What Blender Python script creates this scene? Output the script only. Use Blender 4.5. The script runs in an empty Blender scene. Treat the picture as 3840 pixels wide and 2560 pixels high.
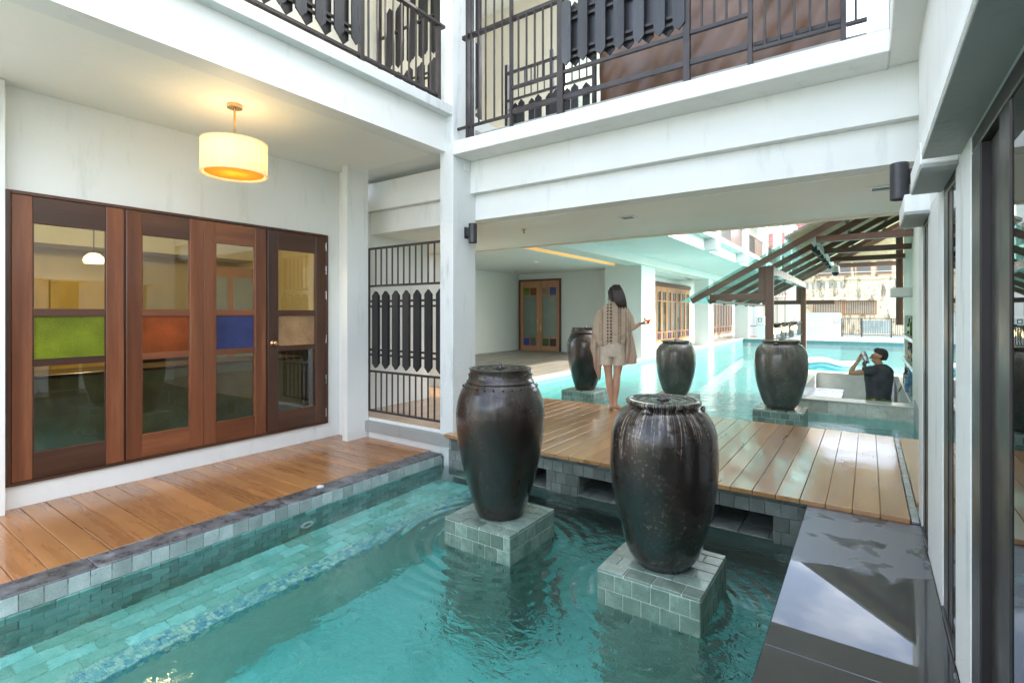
import bpy, bmesh, math, random
from mathutils import Vector
R = math.radians
random.seed(7)
sc = bpy.context.scene
COL = sc.collection

# ------------------------------------------------------------------ camera
CAMZ, YAW = 1.25, math.atan(1336 / 1906)
cd = bpy.data.cameras.new('camera')
cd.sensor_width = 36
cd.lens = 36 * 1906 / 3840
cd.shift_y = -104 / 3840
cd.clip_start, cd.clip_end = .02, 800
cam = bpy.data.objects.new('camera', cd)
cam.location = (0, 0, CAMZ)
cam.rotation_euler = (R(90), 0, YAW)
COL.objects.link(cam)
sc.camera = cam

# ------------------------------------------------------------------ light
SUN = Vector((1, .35, .84)).normalized()
EL = math.asin(SUN.z)
AZ = math.atan2(SUN.x, SUN.y)
w = bpy.data.worlds.new('World')
sc.world = w
w.use_nodes = True
wn = w.node_tree
sky = wn.nodes.new('ShaderNodeTexSky')
sky.sky_type = 'NISHITA'
sky.sun_disc = False
sky.sun_elevation = EL
sky.sun_rotation = AZ
sky.air_density = 1.0
sky.dust_density = 2.5
sky.ozone_density = 1.0
bg = wn.nodes['Background']
bg.inputs['Strength'].default_value = .15
tc = wn.nodes.new('ShaderNodeTexCoord')
cmap = wn.nodes.new('ShaderNodeMapping')
cmap.inputs['Scale'].default_value = (1, 1, 2.2)
cnz = wn.nodes.new('ShaderNodeTexNoise')
cnz.inputs['Scale'].default_value = 2.6
cnz.inputs['Detail'].default_value = 7
cnz.inputs['Roughness'].default_value = .58
crg = wn.nodes.new('ShaderNodeMapRange')
for k_, v_ in (('From Min', .46), ('From Max', .70), ('To Min', .08), ('To Max', .8)):
    crg.inputs[k_].default_value = v_
cmx = wn.nodes.new('ShaderNodeMix')
cmx.data_type = 'RGBA'
cmx.inputs[7].default_value = (9.5, 9.6, 9.8, 1)
wn.links.new(tc.outputs['Generated'], cmap.inputs[0])
wn.links.new(cmap.outputs[0], cnz.inputs['Vector'])
wn.links.new(cnz.outputs['Fac'], crg.inputs['Value'])
wn.links.new(crg.outputs[0], cmx.inputs[0])
wn.links.new(sky.outputs[0], cmx.inputs[6])
wn.links.new(cmx.outputs[2], bg.inputs[0])
sl = bpy.data.lights.new('sun', 'SUN')
sl.energy = 2.0
sl.angle = R(.53)
sl.color = (1, .95, .87)
so = bpy.data.objects.new('sun', sl)
so.rotation_euler = (-SUN).to_track_quat('-Z', 'Y').to_euler()
so.location = (20, 8, 20)
COL.objects.link(so)
sc.view_settings.view_transform = 'Standard'
sc.view_settings.look = 'None'
sc.view_settings.gamma = 1
sc.view_settings.use_curve_mapping = False
sc.view_settings.exposure = 2.45
cy = sc.cycles
cy.use_denoising = True
cy.max_bounces = 14
cy.diffuse_bounces = 6
cy.glossy_bounces = 6
cy.transmission_bounces = 10
cy.transparent_max_bounces = 24
cy.sample_clamp_indirect = 8
cy.blur_glossy = .6

# ------------------------------------------------------------------ materials
MATS = {}

class NT:
    def __init__(s, name):
        s.m = bpy.data.materials.new(name)
        s.m.use_nodes = True
        s.t = s.m.node_tree
        s.n = s.t.nodes
        s.b = s.n['Principled BSDF']
        s.o = s.n['Material Output']
        MATS[name] = s.m

    def nd(s, typ, ins=None, **props):
        x = s.n.new('ShaderNode' + typ)
        for k, v in props.items():
            setattr(x, k, v)
        for k, v in (ins or {}).items():
            s.set(x.inputs[k], v)
        return x

    def set(s, sock, v):
        if hasattr(v, 'is_linked') or isinstance(v, bpy.types.NodeSocket):
            s.t.links.new(v, sock)
        else:
            if sock.type == 'RGBA' and len(v) == 3:
                v = (*v, 1)
            sock.default_value = v

    def p(s, **kw):
        for k, v in kw.items():
            s.set(s.b.inputs[k.replace('_', ' ')], v)

    def pos(s, scale=(1, 1, 1), kind='pos'):
        if kind == 'pos':
            src = s.nd('NewGeometry').outputs['Position']
        else:
            src = s.nd('TexCoord').outputs['Object']
        return s.nd('Mapping', {'Vector': src, 'Scale': scale}).outputs[0]

    def noise(s, vec, scale=5., detail=4., rough=.55, dist=0.):
        return s.nd('TexNoise', {'Vector': vec, 'Scale': scale, 'Detail': detail, 'Roughness': rough, 'Distortion': dist}).outputs['Fac']

    def ramp(s, f, stops):
        x = s.nd('ValToRGB', {'Fac': f})
        e = x.color_ramp.elements
        while len(e) < len(stops):
            e.new(.5)
        for i, (p_, c) in enumerate(stops):
            e[i].position = p_
            e[i].color = (*c, 1) if len(c) == 3 else c
        return x.outputs[0]

    def r1(s, f, a, b, lo=0., hi=1.):
        return s.nd('MapRange', {'Value': f, 'From Min': a, 'From Max': b, 'To Min': lo, 'To Max': hi}).outputs[0]

    def mix(s, f, a, b, mode='MIX'):
        x = s.nd('Mix', data_type='RGBA', blend_type=mode)
        s.set(x.inputs[0], f); s.set(x.inputs[6], a); s.set(x.inputs[7], b)
        return x.outputs[2]

    def math(s, op, a, b=0.):
        x = s.nd('Math', operation=op)
        s.set(x.inputs[0], a); s.set(x.inputs[1], b)
        return x.outputs[0]

    def bump(s, h, strength=.3, dist=.01, normal=None):
        x = s.nd('Bump', {'Height': h, 'Strength': strength, 'Distance': dist})
        if normal is not None:
            s.set(x.inputs['Normal'], normal)
        return x.outputs[0]

    def rnd(s):
        return s.nd('ObjectInfo').outputs['Random']

    def hsv(s, c, v=None, h=None, sat=None):
        x = s.nd('HueSaturation', {'Color': c})
        if v is not None: s.set(x.inputs['Value'], v)
        if h is not None: s.set(x.inputs['Hue'], h)
        if sat is not None: s.set(x.inputs['Saturation'], sat)
        return x.outputs[0]


def surf(name, c1, c2=None, scale=3., stretch=(1, 1, 1), rough=(.5, .6), bump=.15, bscale=60., rnd=0., spec=.5, metal=0., coat=0., detail=5., dist=.004, lo=.35, hi=.65):
    n = NT(name)
    v = n.pos(stretch)
    f = n.noise(v, scale, detail)
    c = n.mix(n.r1(f, lo, hi), c1, c2 or tuple(x * .8 for x in c1))
    if rnd:
        c = n.hsv(c, v=n.r1(n.rnd(), 0, 1, 1 - rnd, 1 + rnd))
    n.p(Base_Color=c, Metallic=metal, Roughness=n.r1(f, .3, .7, rough[0], rough[1]))
    n.b.inputs['Specular IOR Level'].default_value = spec
    n.b.inputs['Coat Weight'].default_value = coat
    n.b.inputs['Coat Roughness'].default_value = .08
    if bump:
        n.p(Normal=n.bump(n.noise(v, bscale, 3), bump, dist))
    return n


# painted plaster: faint trowel mottling and grime
def plaster(name, c, dirt, amount=.35, b=.25):
    n = NT(name)
    v = n.pos()
    f = n.noise(v, 1.3, 6, .6)
    g = n.noise(n.pos((3, 3, .6)), 2.2, 5, .6)
    col = n.mix(n.r1(f, .35, .75, 0, amount), c, tuple(x * .9 for x in c))
    col = n.mix(n.r1(g, .58, .8, 0, amount), col, dirt)
    n.p(Base_Color=col, Roughness=n.r1(f, .3, .7, .45, .62))
    h = n.math('ADD', n.noise(v, 22, 5, .6), n.math('MULTIPLY', n.noise(v, 160, 2), .35))
    n.p(Normal=n.bump(h, b, .006))
plaster('plaster', (.79, .81, .78), (.52, .55, .51), .6)
plaster('lightened_ceiling', (.86, .87, .80), (.72, .74, .66), .3)  # plaster lightened and warmed on ceilings to stand in for bounced light
plaster('plaster_wet', (.70, .73, .71), (.36, .39, .38), .9, .8)
plaster('plaster_warm', (.78, .74, .62), (.6, .55, .45))
plaster('plaster_far', (.62, .66, .63), (.5, .54, .52), .25, .1)
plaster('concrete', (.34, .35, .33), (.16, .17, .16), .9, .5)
plaster('room_wall', (.72, .60, .36), (.5, .4, .22))

# teak: grain runs along the given axis
def wood(name, axis, c1, c2, c3, rough=(.28, .5), rnd=.16, coat=.25, b=.2, spec=.5, gs=7.):
    n = NT(name)
    st = [1, 1, 1]
    st[axis] = .07
    off = n.nd('VectorMath', operation='ADD')
    n.set(off.inputs[0], n.nd('NewGeometry').outputs['Position'])
    comb = n.nd('CombineXYZ')
    k = n.math('MULTIPLY', n.rnd(), 37.)
    for i in range(3): n.set(comb.inputs[i], k)
    n.set(off.inputs[1], comb.outputs[0])
    v = n.nd('Mapping', {'Vector': off.outputs[0], 'Scale': st}).outputs[0]
    f = n.noise(v, gs, 6, .6, .25)
    g = n.noise(v, gs * 9, 4, .6)
    col = n.ramp(f, [(.25, c3), (.5, c2), (.75, c1)])
    col = n.mix(n.r1(g, .3, .75, 0, .4), col, c3)
    col = n.hsv(col, v=n.r1(n.rnd(), 0, 1, 1 - rnd, 1 + rnd))
    n.p(Base_Color=col, Roughness=n.r1(f, .3, .7, *rough), Coat_Weight=coat, Coat_Roughness=.12)
    n.b.inputs['Specular IOR Level'].default_value = spec
    n.p(Normal=n.bump(n.math('ADD', g, n.math('MULTIPLY', f, .6)), b, .002))
    return n
TK = ((.30, .115, .045), (.19, .062, .025), (.10, .032, .014))
for i, a in enumerate('xyz'):
    wood('teak_' + a, i, *TK)
TD = ((.12, .05, .025), (.075, .03, .016), (.04, .018, .011))
for i, a in enumerate('xyz'):
    wood('teak_dark_' + a, i, *TD)
TL = ((.52, .26, .12), (.42, .20, .09), (.32, .14, .06))
for i, a in enumerate('yz'):
    wood('teak_light_' + a, i + 1, *TL)
wood('deck_board', 0, (.44, .205, .068), (.36, .158, .05), (.25, .10, .032), (.20, .38), .16, .4, .3, gs=12.)
TB = ((.24, .125, .085), (.165, .082, .056), (.10, .05, .036))
for i, a in enumerate('xyz'):
    wood('timber_' + a, i, *TB, (.3, .5), .15, .2, .25)

# bridge planks: wood under a film of water
n = wood('wet_board', 1, (.54, .30, .115), (.43, .22, .078), (.30, .14, .047), (.25, .5), .15, 1., .5, gs=14.)
pv = n.pos()
wet = n.noise(pv, 1.7, 4, .6)
n.p(Coat_Weight=1., Coat_IOR=1.45, Coat_Roughness=n.r1(wet, .40, .66, .02, .14))
n.p(Coat_Normal=n.bump(n.noise(n.pos((1, .35, 1)), 26, 4, .6, 1.5), .16, .004))

surf('black_steel', (.045, .035, .033), (.028, .022, .022), 8, rough=(.35, .5), bump=.12, bscale=90, spec=.5)
surf('black_board', (.022, .022, .024), (.012, .012, .014), 6, (1, 1, .12), (.42, .6), .3, 40, rnd=.25)
n = surf('wet_sheen_board', (.05, .053, .058), (.024, .025, .028), 9, (1, 1, .12), (.25, .45), .35, 45, rnd=.25)  # wet boards, with their sheen put into a lighter blue-grey base
surf('window_frame', (.03, .025, .024), (.02, .018, .018), 5, rough=(.3, .45), bump=.05)
surf('dark_metal', (.035, .036, .04), (.022, .023, .026), 10, rough=(.3, .5), bump=.15, bscale=120)
surf('steel', (.55, .56, .57), (.45, .46, .47), 6, rough=(.2, .35), bump=.03, metal=1.)
surf('brass', (.75, .5, .25), (.6, .4, .2), 10, rough=(.2, .35), bump=0, metal=1.)
surf('white_plastic', (.8, .8, .8), None, rough=(.3, .4), bump=0)
surf('grey_panel', (.30, .33, .33), None, rough=(.4, .5), bump=.03)
surf('counter_stone', (.66, .66, .62), (.56, .56, .52), 4, rough=(.12, .22), bump=.03)
surf('hall_floor', (.30, .27, .22), (.20, .18, .15), 3, (4, .35, 1), (.3, .5), .1, 40)
surf('ground', (.12, .12, .1), (.2, .19, .16), .6, rough=(.8, .9))
surf('tarp', (.16, .082, .045), (.11, .055, .03), 3, rough=(.32, .42), bump=.12, bscale=9, dist=.02, spec=.6)
surf('red_tile', (.50, .27, .23), (.40, .20, .17), 4, rough=(.6, .75), rnd=.2)
surf('ceramic_white', (.8, .82, .82), None, rough=(.15, .2), bump=0)
surf('pool_grout', (.50, .72, .62), (.42, .62, .53), 20, rough=(.7, .85), bump=0)
surf('grout', (.55, .60, .56), (.42, .47, .43), 20, rough=(.7, .85), bump=.2)
surf('cream_cloth', (.55, .48, .38), (.48, .41, .32), 18, rough=(.8, .9), bump=.3, bscale=220, dist=.002)
surf('skin', (.50, .29, .19), (.45, .25, .16), 9, rough=(.45, .55), bump=.05, bscale=200)
surf('skin_tan', (.50, .27, .15), (.44, .23, .125), 9, rough=(.42, .52), bump=.05, bscale=200)
surf('hair', (.022, .016, .014), (.04, .028, .024), 14, (6, 6, .4), (.32, .45), .5, 60, dist=.004)
surf('black_shirt', (.05, .055, .064), (.036, .04, .048), 10, rough=(.75, .9), bump=.25, bscale=30, dist=.012)
surf('green_cloth', (.13, .20, .03), (.09, .15, .02), 20, rough=(.7, .85), bump=.3, bscale=60)
surf('red_cloth', (.42, .10, .05), (.6, .45, .2), 60, rough=(.7, .85), lo=.45, hi=.55)
surf('olive_panel', (.19, .20, .155), (.13, .14, .105), 4, rough=(.3, .45), bump=.05)
surf('wardrobe_yellow', (.72, .50, .14), (.62, .42, .11), 5, (1, 1, .2), (.35, .5), .05)
surf('float_white', (.82, .86, .88), None, rough=(.2, .3), bump=.1, bscale=9, dist=.02)

# green quarried-stone tile, speckled, different piece by piece
def stone(name, cols, rough=(.25, .5), rnd=.28, wetmask=False, b=.35):
    n = NT(name)
    off = n.nd('VectorMath', operation='ADD')
    n.set(off.inputs[0], n.nd('NewGeometry').outputs['Position'])
    comb = n.nd('CombineXYZ')
    for i in range(3): n.set(comb.inputs[i], n.math('MULTIPLY', n.rnd(), 19. + i))
    n.set(off.inputs[1], comb.outputs[0])
    v = off.outputs[0]
    f = n.noise(v, 9, 6, .65)
    g = n.noise(v, 130, 3, .7)
    col = n.ramp(f, [(.3, cols[0]), (.52, cols[1]), (.72, cols[2])])
    col = n.mix(n.r1(g, .56, .68, 0, .75), col, cols[3])
    col = n.hsv(col, v=n.r1(n.rnd(), 0, 1, 1 - rnd, 1 + rnd), h=n.r1(n.rnd(), 0, 1, .485, .515))
    n.p(Base_Color=col, Roughness=n.r1(f, .3, .7, *rough))
    n.p(Normal=n.bump(n.math('ADD', g, f), b, .002))
    return n
stone('stone_tile', ((.10, .16, .125), (.17, .24, .19), (.28, .36, .30), (.04, .06, .045)))
stone('stone_tile_wet', ((.13, .19, .155), (.20, .27, .22), (.31, .39, .33), (.05, .07, .055)), (.06, .2), .22, b=.2)
stone('stone_tile_dry', ((.10, .115, .105), (.15, .17, .155), (.21, .235, .215), (.05, .055, .05)), (.5, .7))
stone('stone_tile_pale', ((.30, .37, .35), (.40, .47, .45), (.52, .58, .56), (.13, .17, .15)), (.45, .7))
stone('bar_stone', ((.44, .44, .36), (.55, .56, .48), (.64, .65, .58), (.12, .11, .08)), (.5, .75), .22)
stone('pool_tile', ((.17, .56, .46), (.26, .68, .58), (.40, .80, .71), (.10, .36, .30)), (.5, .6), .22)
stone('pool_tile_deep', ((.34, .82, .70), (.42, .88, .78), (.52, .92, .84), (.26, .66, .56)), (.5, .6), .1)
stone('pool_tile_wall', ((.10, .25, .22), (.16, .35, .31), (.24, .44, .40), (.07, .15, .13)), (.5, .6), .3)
stone('slate', ((.035, .038, .042), (.085, .09, .098), (.26, .275, .29), (.03, .034, .036)), (.12, .5), .15)

n = NT('pool_floor')
v = n.pos()
big = n.noise(v, 1.6, 5, .6, .6)
sm = n.noise(v, 7, 5, .65)
c = n.ramp(big, [(.3, (.10, .46, .41)), (.5, (.22, .74, .68)), (.72, (.36, .86, .81))])
c = n.mix(n.r1(sm, .35, .7, 0, .5), c, (.17, .60, .54))
c = n.mix(n.r1(n.noise(v, 2.7, 4, .6, 1.), .64, .70, 0, .6), c, (.14, .26, .20))
n.p(Base_Color=c, Roughness=.5)

n = NT('mosaic')
sn = n.nd('VectorMath', operation='SNAP')
n.set(sn.inputs[0], n.nd('NewGeometry').outputs['Position'])
sn.inputs[1].default_value = (.025, .025, .025)
wnz = n.nd('TexWhiteNoise', {'Vector': sn.outputs[0]})
n.p(Base_Color=n.ramp(wnz.outputs['Value'], [(0, (.08, .34, .50)), (.3, (.16, .52, .58)), (.6, (.28, .66, .55)), (.85, (.5, .80, .68))]), Roughness=.3)

n = NT('far_pool_tile')
v = n.pos()
bt = n.nd('TexBrick', {'Vector': v, 'Scale': 2.2, 'Color1': (.075, .20, .195, 1), 'Color2': (.09, .23, .22, 1), 'Mortar': (.15, .28, .27, 1), 'Mortar Size': .02})
n.p(Base_Color=n.mix(n.r1(n.noise(v, 1.2, 3), .3, .7, 0, .5), bt.outputs[0], (.10, .25, .24)), Roughness=.6)

# glazed water jars: iron-brown glaze with mineral runs
def glaze(name, c_dark, c_mid, c_pale, runs, rough=(.12, .4), green=.5, spots=.3):
    n = NT(name)
    v = n.pos((1, 1, 1), 'obj')
    sep = n.nd('SeparateXYZ', {'Vector': v})
    th = n.math('ARCTAN2', sep.outputs[1], sep.outputs[0])
    cyl = n.nd('CombineXYZ'); n.set(cyl.inputs[0], th); n.set(cyl.inputs[1], sep.outputs[2])
    cv = cyl.outputs[0]
    f = n.noise(n.nd('Mapping', {'Vector': v, 'Scale': (1, 1, .7)}).outputs[0], 4, 6, .6, .5)
    fine = n.noise(v, 48, 5, .65)
    rings = n.noise(n.nd('Mapping', {'Vector': cv, 'Scale': (.5, 26, 1)}).outputs[0], 1., 3, .5)
    col = n.ramp(f, [(.3, c_dark), (.6, c_mid), (.85, tuple(x * 1.5 for x in c_mid))])
    col = n.mix(n.r1(n.noise(v, 2.3, 3), .5, .72, 0, green), col, (.03, .05, .047))
    run = n.noise(n.nd('Mapping', {'Vector': cv, 'Scale': (7.5, .8, 1)}).outputs[0], 1.6, 3, .5, .5)
    line = n.r1(n.math('ABSOLUTE', n.math('SUBTRACT', run, .5)), .012, .034, 1., 0.)
    low = n.math('ADD', n.math('MULTIPLY', n.noise(n.nd('Mapping', {'Vector': cv, 'Scale': (3, .1, 1)}).outputs[0], 2., 2), .7), .38)
    m = n.math('MULTIPLY', line, n.math('MULTIPLY', n.r1(n.math('SUBTRACT', sep.outputs[2], low), -.03, .08), n.r1(fine, .38, .55)))
    col = n.mix(n.math('MULTIPLY', m, runs), col, c_pale)
    sp = n.math('MULTIPLY', n.r1(fine, .56, .66), n.r1(f, .48, .62))
    col = n.mix(n.math('MULTIPLY', sp, spots), col, c_pale)
    n.b.inputs['Specular IOR Level'].default_value = .15
    n.p(Base_Color=col, Roughness=n.r1(f, .3, .7, rough[1], rough[0]), Coat_Weight=.85, Coat_Roughness=n.r1(f, .35, .65, .04, .12))
    h = n.math('ADD', n.math('MULTIPLY', fine, .25), n.math('ADD', rings, n.math('MULTIPLY', f, .6)))
    n.p(Normal=n.bump(h, .3, .004))
    n.p(Coat_Normal=n.bump(n.math('ADD', n.math('MULTIPLY', n.noise(v, 70, 4, .7), .55), n.math('ADD', n.math('MULTIPLY', n.noise(v, 16, 3, .55), .5), n.math('MULTIPLY', rings, .6))), .4, .004))
glaze('glaze_black', (.009, .006, .005), (.028, .018, .013), (.12, .095, .07), .3, (.2, .5), .35, spots=.45)
glaze('glaze_runs', (.009, .007, .006), (.027, .018, .014), (.30, .25, .20), .95, spots=.4)
glaze('glaze_grey', (.045, .043, .037), (.11, .10, .082), (.26, .235, .19), .5, (.25, .5), .6, spots=.8)

# water of the near pool: a refracting surface over absorbing water
n = NT('water')
v = n.pos()
sep = n.nd('SeparateXYZ', {'Vector': v})
chop = n.r1(sep.outputs[0], -3.0, -1.2, .06, 1.)
h1 = n.noise(n.pos((1, 1, 1)), 3.2, 2, .5, .8)
h2 = n.math('MULTIPLY', n.noise(n.pos((1.0, 1.6, 1)), 13, 3, .55, .9), n.r1(n.noise(n.pos(), 1.5, 2), .38, .62, .25, 1.1))
h = n.math('ADD', n.math('MULTIPLY', n.math('MULTIPLY', h1, n.r1(sep.outputs[0], -3.1, -1.8, .06, 1.)), .9), n.math('MULTIPLY', n.math('MULTIPLY', h2, chop), .85))
for cx, cy_ in ((-2.14, 2.9), (-.96, 2.86)):
    d = n.nd('VectorMath', operation='DISTANCE')
    n.set(d.inputs[0], v); d.inputs[1].default_value = (cx, cy_, -.35)
    wv = n.math('SINE', n.math('MULTIPLY', d.outputs['Value'], 62.))
    en = n.math('MULTIPLY', wv, n.r1(d.outputs['Value'], .3, 1.0, .34, 0.))
    h = n.math('ADD', h, n.math('MULTIPLY', en, h1))
n.p(Base_Color=(1, 1, 1), Roughness=0., IOR=1.333, Transmission_Weight=1., Normal=n.bump(h, 1., .038))
va = n.nd('VolumeAbsorption', {'Color': (.30, .86, .84, 1), 'Density': .2})
n.t.links.new(va.outputs[0], n.o.inputs['Volume'])

def sheet(name, tint, ior=1.45, rough=0., bump=None, diff=None, dcol=None, vary=None):
    """thin transparent sheet: tinted see-through plus a mirror layer by Fresnel on its outer face"""
    n = NT(name)
    n.n.remove(n.b)
    if vary:
        g = n.nd('TexVoronoi', {'Vector': n.pos(), 'Scale': vary}).outputs['Distance']
        k = n.math('MULTIPLY', n.r1(g, 0., .7, 1.15, .8), n.r1(n.noise(n.pos(), 5, 3, .5), .3, .7, .8, 1.2))  # cells for pane texture; broad tint blotches stand in for reflected light
        tint = n.hsv((*tint[:3], 1), v=k); dcol = n.hsv((*dcol[:3], 1), v=k)
    tr = n.nd('BsdfTransparent', {'Color': tint})
    gl = n.nd('BsdfGlossy', {'Color': (1, 1, 1, 1), 'Roughness': rough})
    fr = n.nd('Fresnel', {'IOR': ior})
    if bump:
        nm = bump(n)
        n.set(gl.inputs['Normal'], nm); n.set(fr.inputs['Normal'], nm)
    body = tr.outputs[0]
    if diff:
        df = n.nd('BsdfDiffuse', {'Color': dcol}); tl = n.nd('BsdfTranslucent', {'Color': dcol})
        mm = n.nd('MixShader', {0: .5}); n.set(mm.inputs[1], df.outputs[0]); n.set(mm.inputs[2], tl.outputs[0])
        m2 = n.nd('MixShader', {0: diff}); n.set(m2.inputs[1], body); n.set(m2.inputs[2], mm.outputs[0])
        body = m2.outputs[0]
    bf = n.nd('NewGeometry').outputs['Backfacing']
    mx = n.nd('MixShader', {0: n.math('MULTIPLY', fr.outputs[0], n.math('SUBTRACT', 1., bf))})
    n.set(mx.inputs[1], body); n.set(mx.inputs[2], gl.outputs[0])
    n.t.links.new(mx.outputs[0], n.o.inputs['Surface'])
    return n
sheet('far_water', (.50, .90, .90, 1), 1.333, .0, lambda n: n.bump(n.math('ADD', n.noise(n.pos((.7, 1.4, 1)), 5, 3, .55, .7), n.math('MULTIPLY', n.noise(n.pos((1, 1.8, 1)), 16, 2), .4)), .8, .017))
sheet('glass', (.80, .85, .80, 1), 2.0, .0)
sheet('window_glass', (.14, .18, .18, 1), 3.0, .0)
sheet('roof_glass', (.66, .90, .85, 1), 1.5, .02, None, .12, (.55, .8, .75, 1))
sheet('clear_glass', (.95, .97, .96, 1), 1.5, .0)
ripple = lambda n: n.bump(n.nd('TexVoronoi', {'Vector': n.pos(), 'Scale': 55.}).outputs['Distance'], .5, .004)
diamond = lambda n: n.bump(n.math('MULTIPLY', n.nd('TexWave', {'Vector': n.pos((0, 1, 1)), 'Scale': 9.}, bands_direction='DIAGONAL').outputs['Fac'], n.nd('TexWave', {'Vector': n.pos((0, 1, -1)), 'Scale': 9.}, bands_direction='DIAGONAL').outputs['Fac']), .6, .004)
sheet('glass_green', (.55, .72, .14, 1), 1.5, .12, ripple, .5, (.40, .52, .06, 1), vary=140.)
sheet('glass_amber', (.78, .34, .10, 1), 1.5, .1, ripple, .42, (.50, .19, .05, 1), vary=120.)
sheet('glass_blue', (.14, .20, .52, 1), 1.5, .12, diamond, .6, (.09, .13, .40, 1), vary=130.)
sheet('glass_frost', (.80, .68, .52, 1), 1.5, .15, diamond, .45, (.7, .58, .42, 1), vary=130.)
sheet('glass_plain_blue', (.12, .22, .65, 1), 1.5, .15, None, .6, (.10, .18, .62, 1))
sheet('glass_plain_green', (.12, .38, .14, 1), 1.5, .15, None, .6, (.08, .28, .10, 1))
sheet('glass_plain_grey', (.4, .42, .42, 1), 1.5, .15, None, .6, (.3, .33, .33, 1))
sheet('glass_plain_brown', (.2, .12, .1, 1), 1.5, .15, None, .6, (.12, .08, .07, 1))
sheet('bottle_green', (.15, .42, .06, 1), 1.5, .03, None, .35, (.10, .35, .03, 1))
sheet('bottle_amber', (.30, .12, .05, 1), 1.5, .03, None, .45, (.16, .06, .03, 1))
sheet('bottle_blue', (.45, .66, .82, 1), 1.5, .03, None, .25, (.3, .5, .7, 1))
sheet('bottle_clear', (.82, .85, .85, 1), 1.5, .03, None, .1, (.7, .72, .72, 1))
sheet('float_blue', (.6, .88, .92, 1), 1.5, .05, None, .5, (.45, .78, .85, 1))
sheet('drink', (.95, .35, .06, 1), 1.33, .02, None, .6, (.95, .30, .04, 1))

# dark stone ledge: half of it under a mirror-still puddle
n = NT('puddle_stone')
v = n.pos()
sep = n.nd('SeparateXYZ', {'Vector': v})
fine = n.noise(v, 240, 2)
f = n.noise(v, 4.2, 4, .5, .6)
edge = n.math('ADD', n.math('MULTIPLY', n.r1(f, .3, .7, -.6, .6), 1.), n.r1(sep.outputs[1], 2.92, 3.12, -.7, .30))
damp = n.r1(edge, -.12, .22)
n.p(Base_Color=n.mix(damp, n.mix(n.r1(n.noise(v, 6, 4), .3, .7), (.010, .010, .009), (.020, .020, .018)), (.06, .06, .064)),  # damp part also has a paler base, standing in for glare
    Roughness=.5, Coat_Weight=1., Coat_IOR=1.6, Coat_Roughness=n.math('MULTIPLY', damp, .34))
n.p(Normal=n.bump(fine, .25, .002))
n.p(Coat_Normal=n.bump(fine, n.math('MULTIPLY', damp, .25), .002))

def emit(name, col, strength):
    n = NT(name)
    n.p(Base_Color=col, Emission_Color=col, Emission_Strength=strength, Roughness=.6)
emit('bulb', (1, .72, .32), 3.)
emit('cove', (1, .56, .20), .10)
emit('lamp_glow', (1, .80, .48), .6)

n = NT('lamp_shade')
n.n.remove(n.b)
v = n.pos((40, 40, 1.2), 'obj')
th = n.noise(v, 4, 3)
c = n.mix(n.r1(th, .3, .7), (.95, .90, .74), (.84, .74, .52))
tl = n.nd('BsdfTranslucent', {'Color': c}); df = n.nd('BsdfDiffuse', {'Color': c})
mx = n.nd('MixShader', {0: .35}); n.set(mx.inputs[1], tl.outputs[0]); n.set(mx.inputs[2], df.outputs[0])
em = n.nd('Emission', {'Color': n.mix(n.r1(th, .3, .7), (1, .82, .50), (.9, .62, .30)), 'Strength': .02})
ad = n.nd('AddShader'); n.set(ad.inputs[0], mx.outputs[0]); n.set(ad.inputs[1], em.outputs[0])
n.t.links.new(ad.outputs[0], n.o.inputs['Surface'])

n = NT('lamp_diffuser')
n.n.remove(n.b)
tl = n.nd('BsdfTranslucent', {'Color': (.85, .55, .16, 1)}); df = n.nd('BsdfDiffuse', {'Color': (.75, .5, .18, 1)})
mx = n.nd('MixShader', {0: .4}); n.set(mx.inputs[1], tl.outputs[0]); n.set(mx.inputs[2], df.outputs[0])
n.t.links.new(mx.outputs[0], n.o.inputs['Surface'])

n = NT('shawl')
v = n.pos((1, 1, 1), 'obj')
sep = n.nd('SeparateXYZ', {'Vector': v})
ang = n.math('MULTIPLY', sep.outputs[0], 1.)
vv = n.nd('CombineXYZ'); n.set(vv.inputs[0], ang); n.set(vv.inputs[1], sep.outputs[2])
vo = n.nd('TexVoronoi', {'Vector': vv.outputs[0], 'Scale': 44., 'Randomness': .25})
band = n.nd('TexWave', {'Vector': vv.outputs[0], 'Scale': 2.6, 'Distortion': 2.5}, bands_direction='X').outputs['Fac']
hole = n.math('MULTIPLY', n.r1(vo.outputs['Distance'], .42, .22), n.r1(band, .45, .75))
row = n.nd('TexWave', {'Vector': vv.outputs[0], 'Scale': 26., 'Distortion': 3.}, bands_direction='Y').outputs['Fac']
c = n.mix(n.r1(row, .2, .8), (.60, .49, .37), (.44, .34, .25))
c = n.mix(n.math('MULTIPLY', hole, .55), c, (.07, .05, .04))
for x0, pitch, wd_, amt in ((-.095, .042, .016, .9), (-.055, .042, .016, .9), (.035, .02, .009, .8), (.06, .02, .009, .8), (-.16, .03, .012, .6), (.13, .03, .012, .6)):
    fz = n.math('ABSOLUTE', n.math('SUBTRACT', n.math('FRACT', n.math('DIVIDE', sep.outputs[2], pitch)), .5))
    fx = n.math('DIVIDE', n.math('ABSOLUTE', n.math('SUBTRACT', sep.outputs[0], x0)), wd_)
    mk = n.r1(n.math('ADD', n.math('MULTIPLY', fz, 2.), fx), .8, 1.0, amt, 0.)
    c = n.mix(mk, c, (.06, .042, .035))
c = n.mix(n.r1(sep.outputs[2], .80, .55, 0, .6), c, (.55, .30, .22))
n.p(Base_Color=c, Roughness=.9, Normal=n.bump(n.math('ADD', row, vo.outputs['Distance']), .7, .006))

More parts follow.
